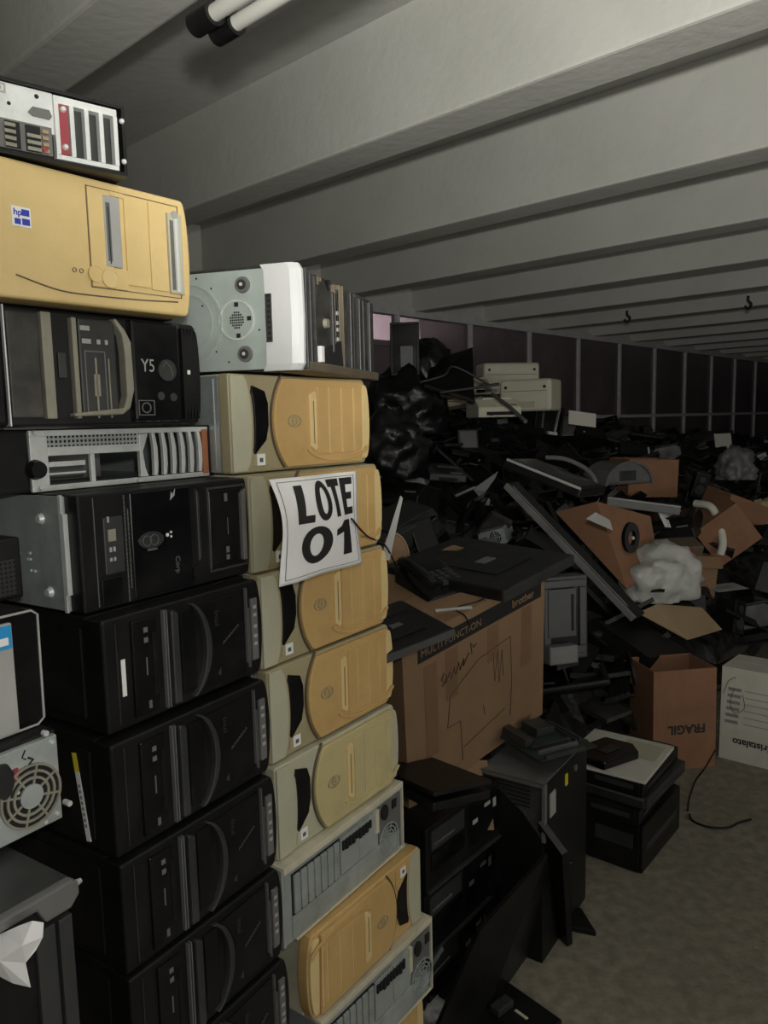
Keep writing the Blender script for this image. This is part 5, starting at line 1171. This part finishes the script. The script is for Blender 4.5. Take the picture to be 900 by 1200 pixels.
# upright monitors against the glass
p = heap(474, 438, .0); t = thing('flat_monitor', 'small black upright monitor with a pale patch, in front of the leftmost window', 'monitor', mw=RT(at(475, 440, 5.3), 0, 0, -6))
MB().frame(-.10, .10, .0, .36, .018, -.02, .02).build('bezel', 'black', t, .004); MB().box(-.085, .085, -.0, .03, .015, .345).build('back_shell', 'black', t, .003); MB().box(-.08, .08, -.004, .0, .018, .342).build('screen', 'blackgloss', t); MB().box(-.03, .055, -.006, -.003, .06, .20).build('pale_patch', 'mgrey', t)
lm(474, 410, 'small monitor at the window')
plate('plastic_sheet', 'black angular panel sticking up in front of the second window', 'panel', [at(498, 452, 5.2), at(556, 470, 5.0), at(554, 409, 5.2), at(507, 425, 5.4)], .03, 'black')
blob('black_bin_bag', 'rounded black bundle between the upright monitor and the angular panel', 'bag', at(500, 462, 5.5), .20, 'bag', (1, .8, 1.3), .25, 15)
cable('long thin black rod across the heap above the cream papers', [at(492, 448, 4.9), at(520, 440, 4.9), at(533, 430, 4.95), at(575, 452, 5.0)], .008, 'dgrey')
tag(MB().tube([at(515, 460, 4.8), at(560, 454, 4.9), at(585, 450, 4.9)], .010, 8).build('plastic_rod', 'dgrey'), 'grey rod lying level above the cream papers', 'rod')
# cream printers and CRT
t = thing('printer', 'cream printer at the back of the heap, left of the two large cream housings', 'printer', mw=RT(at(556, 450, 6.3)-Vector((0, 0, .09)), 0, 0, 20)); printer(t, 'creamplastic', .20, .22, .13)
t = thing('crt_monitor', 'cream monitor housing at the back of the heap below the wide mullion', 'monitor', mw=RT(at(600, 462, 6.6), 0, 0, 8)); housing(t, .50, .27, .28); 
t = thing('crt_monitor', 'cream monitor housing seen from its side, front right of the other cream housing', 'monitor', mw=RT(at(615, 482, 5.75), 0, 0, -28)); housing(t, .40, .24, .30)
t = thing('printer', 'cream printer body in front of the cream monitor housings', 'printer', mw=RT(at(578, 476, 5.5)-Vector((0, 0, .08)), 0, 0, 12)); printer(t, 'creamplastic', .32, .28, .13)
lm(610, 450, 'cream monitor housings')
tag(MB().tube([at(577, 462, 5.1), at(596, 476, 4.9), at(616, 494, 4.7)], .013, 8).build('metal_rod', 'mgrey'), 'grey rod sloping down in front of the cream printer', 'rod')
t = thing('open_case', 'black computer frame with bright metal strips in front of the cream housings', 'computer case', mw=RT(heap(640, 510, .0), 0, 8, 25)); MB().frame(-.16, .12, 0, .24, .02, -.05, .15).build('frame', 'black', t, .003); MB().box(-.10, -.085, -.06, -.05, .05, .20).build('metal_strip', 'mgrey', t); MB().prism([(.03, .02), (.045, .02), (.07, .22), (.055, .22)], -.065, -.05).build('metal_strip', 'lgrey', t); MB().box(-.03, .06, -.07, -.04, .005, .03).build('bright_clip', 'whitesteel', t); MB().box(-.14, .10, .0, .02, .02, .22).build('inner_plate', 'dark', t)
t = thing('heatsink', 'grey finned metal part right of the black computer frame', 'heatsink', mw=RT(heap(662, 508, .03), 10, 0, 30))
for i in range(9): MB().box(-.07+i*.016, -.064+i*.016, -.05, .05, 0, .15-.006*abs(i-4)).build('fin', 'mgrey', t)
MB().box(-.08, .08, -.05, .05, -.01, .004).build('base', 'mgrey', t)
p = heap(680, 498, .1); t = thing('white_board', 'tilted white rectangular panel under the window rail', 'panel', mw=RT(at(682, 499, 6.0), 78, 8, 15)); MB().box(-.12, .12, -.0, .11, -.006, .006).build('panel', 'cardwhite', t, .002); MB().disc((.02, .0), .008, -.05, -.04).build('dot', 'greyink', t)
lm(680, 492, 'tilted white panel by the window')
# white curved hose, boxes right
p = heap(836, 620, .1); n_ = (p-CAM).dot(fw)
tag(MB().tube(spline([at(815, 590, n_+.1), at(833, 594, n_), at(842, 612, n_), at(847, 635, n_-.05), at(844, 650, n_-.05)]), .024, 10).build('white_hose', 'cardwhite'), 'white curved plastic hose at the right of the heap', 'hose')
lm(840, 620, 'white curved hose')
p = heap(862, 610, .0); t = thing('cardboard_box', 'reddish box right of the white curved hose', 'box', mw=RT(p-Vector((.15, 0, .1)), 8, 20, 10)); carton(t, .34, .3, .30, 'cardred', closed=True)
p = heap(875, 660, .0); t = thing('cardboard_box', 'reddish box tilted on its corner below the white curved hose', 'box', mw=RT(p-Vector((.16, 0, .02)), 10, -38, -10)); carton(t, .30, .3, .28, 'cardred', closed=True)
p = heap(848, 525, .05); t = thing('paper_sheet', 'pale printed board standing on the heap at the far right', 'board', mw=RT(p, 80, 0, 25)); MB().box(-.12, .13, -.05, .16, -.004, .004).build('board', 'cardwhite', t); MB().box(-.05, .05, -.02, .02, .004, .005).build('printed_block', 'greyink', t)
blob('beige_bag', 'crumpled dull bag below the pale printed board at the far right', 'bag', heap(862, 562, .0), .15, 'mgrey', (1, .8, 1.1), .4, 21)
blob('beige_bag', 'small crumpled pale bag at the right edge of the heap', 'bag', heap(893, 612, .0), .12, 'taupe', (1, .8, .9), .45, 23)
lm(862, 560, 'crumpled dull bag')
p = heap(852, 688, .03); t = thing('paper_sheet', 'grey-white sheet lying flat below the tilted reddish box', 'paper', mw=RT(p, 5, 0, 20)); MB().box(-.12, .10, -.06, .06, -.001, .001).build('sheet', 'lgrey', t); MB().box(-.08, .04, -.02, .02, .001, .0013).build('printed_block', 'greyink', t)
lm(852, 688, 'flat grey-white sheet')
t = thing('clear_plastic_pack', 'dull clear plastic pack with coloured contents above the white bag', 'packaging', mw=RT(heap(790, 650, .05), 20, 0, 12)); MB().box(-.16, .14, -.06, .06, 0, .08).build('pack', 'dirtybrown', t, .01); MB().box(-.12, -.03, -.065, -.058, .015, .07).build('insert', 'mgrey', t); MB().disc((.05, .04), .03, -.068, -.06).build('red_spot', 'red', t)
t = thing('cardboard_box', 'small upright brown box between the white bag and the tilted reddish box', 'box', mw=RT(heap(828, 690, .0)-Vector((.09, 0, .05)), 0, 6, 15)); carton(t, .16, .2, .24, 'card', (1, 0, 0, 1), 60)
# ================= the smaller scrap, one by one =================
random.seed(23)
KINDS = [('flat_monitor', 'black flat monitor', 'monitor', 9), ('keyboard', 'black keyboard', 'keyboard', 5), ('desktop_computer', 'slim black desktop', 'computer', 7), ('optical_drive', 'metal optical drive', 'drive', 3),
         ('power_supply', 'metal power supply', 'power supply', 2), ('laptop_computer', 'closed black laptop', 'laptop', 4), ('speaker', 'black loudspeaker', 'speaker', 2), ('printer', 'dark printer', 'printer', 2), ('cooling_fan', 'black cooling fan', 'fan', 2), ('motherboard', 'dark circuit board', 'circuit board', 2), ('cable', 'black cable', 'cable', 4)]
keep = [(452, 660, 650, 920), (745, 600, 830, 625), (735, 650, 830, 760), (765, 770, 850, 905), (845, 770, 905, 900), (690, 850, 830, 1030), (560, 830, 700, 1100), (640, 590, 770, 700), (560, 425, 650, 480), (520, 455, 560, 490), (535, 495, 570, 535), (530, 550, 590, 600), (590, 530, 690, 590), (665, 480, 700, 505), (700, 545, 800, 600), (810, 585, 900, 690), (640, 660, 695, 775), (835, 520, 885, 590), (620, 480, 672, 530), (460, 380, 560, 450)]
used = {}; placed = []
tries = 0
def dirw(px, py, L_):
    dx, dy = px-L_[0], py-L_[1]
    if abs(dx) > abs(dy)*1.2: return 'left of' if dx < 0 else 'right of'
    return 'behind' if dy < 0 else 'in front of'
while len(placed) < 150 and tries < 6000:
    tries += 1
    t_ = 1.75+random.random()**1.4*11; w_ = random.uniform(1.0, 5.0)
    z = hz(t_, w_)
    if z < .25: continue
    p = hp(t_, w_, z)
    px, py, dz = proj(p)
    if not (440 < px < 910 and 380 < py < 1150): continue
    if any(a_-4 < px < c_+4 and b_-4 < py < d_+4 for a_, b_, c_, d_ in keep): continue
    if any((p-q).length < .085+.022*dz for q in placed): continue
    k = random.choices(KINDS, [x[3] for x in KINDS])[0]
    cands = sorted(LM, key=lambda L_: (L_[0]-px)**2+(L_[1]-py)**2)[:6]
    lab = None
    adjs = {'flat_monitor': ('face up', 'face down'), 'keyboard': ('lying askew', 'tipped up'), 'desktop_computer': ('lying flat', 'tipped over')}.get(k[0], ('lying loose', 'half buried'))
    pose = random.randrange(2)
    for L_ in cands:
        c_ = '%s %s %s the %s' % (k[1], adjs[pose], dirw(px, py, L_), L_[2])
        if c_ not in used: lab = c_; break
    if lab is None: continue
    used[lab] = 1; placed.append(p)
    if k[0] == 'cable':
        pts = []; q = p+Vector((0, 0, .07))
        for i in range(6):
            pts.append(q.copy()); q = q+Vector((random.uniform(-.12, .12), random.uniform(-.10, .10), random.uniform(-.04, .05)))
        cable(lab, pts, random.choice((.003, .004, .006)), random.choice(('black', 'black', 'dgrey')), None); continue
    steep = pose == 1
    rx = random.uniform(-18, 18)+(random.choice((35, 50, -30)) if steep and k[0] in ('keyboard', 'desktop_computer', 'flat_monitor') else 0)
    mtx = RT(p+Vector((0, 0, -.005 if k[0] not in ('flat_monitor',) else .02)), rx, random.uniform(-22, 22), random.uniform(0, 360))
    t = thing(k[0], lab, k[2], mw=mtx)
    mm = random.choice(('black', 'black', 'blackgloss', 'black'))
    if k[0] == 'flat_monitor': monitor(t, random.choice((.36, .42, .46)), random.choice((.25, .28, .30)), mm, random.random() < .4, pose == 0, 'screen', random.random() < .5, random.choice((None, None, None, 'dgrey')))
    elif k[0] == 'keyboard': keyboard(t, .44, .15, 'black')
    elif k[0] == 'desktop_computer': slimbox(t, random.choice((.30, .34)), random.choice((.32, .38)), random.choice((.07, .10)), 'blacksteel', mm)
    elif k[0] == 'optical_drive': drive(t, m=random.choice(('galv', 'mgrey', 'dgrey')))
    elif k[0] == 'power_supply': psu(t)
    elif k[0] == 'laptop_computer': laptop(t, .34, .24, mm)
    elif k[0] == 'speaker': speaker_box(t)
    elif k[0] == 'printer': printer(t, random.choice(('black', 'dgrey')), .38, .28, .14)
    elif k[0] == 'cooling_fan': fanunit(t)
    elif k[0] == 'motherboard': motherboard(t)
print('filler', len(placed), tries)
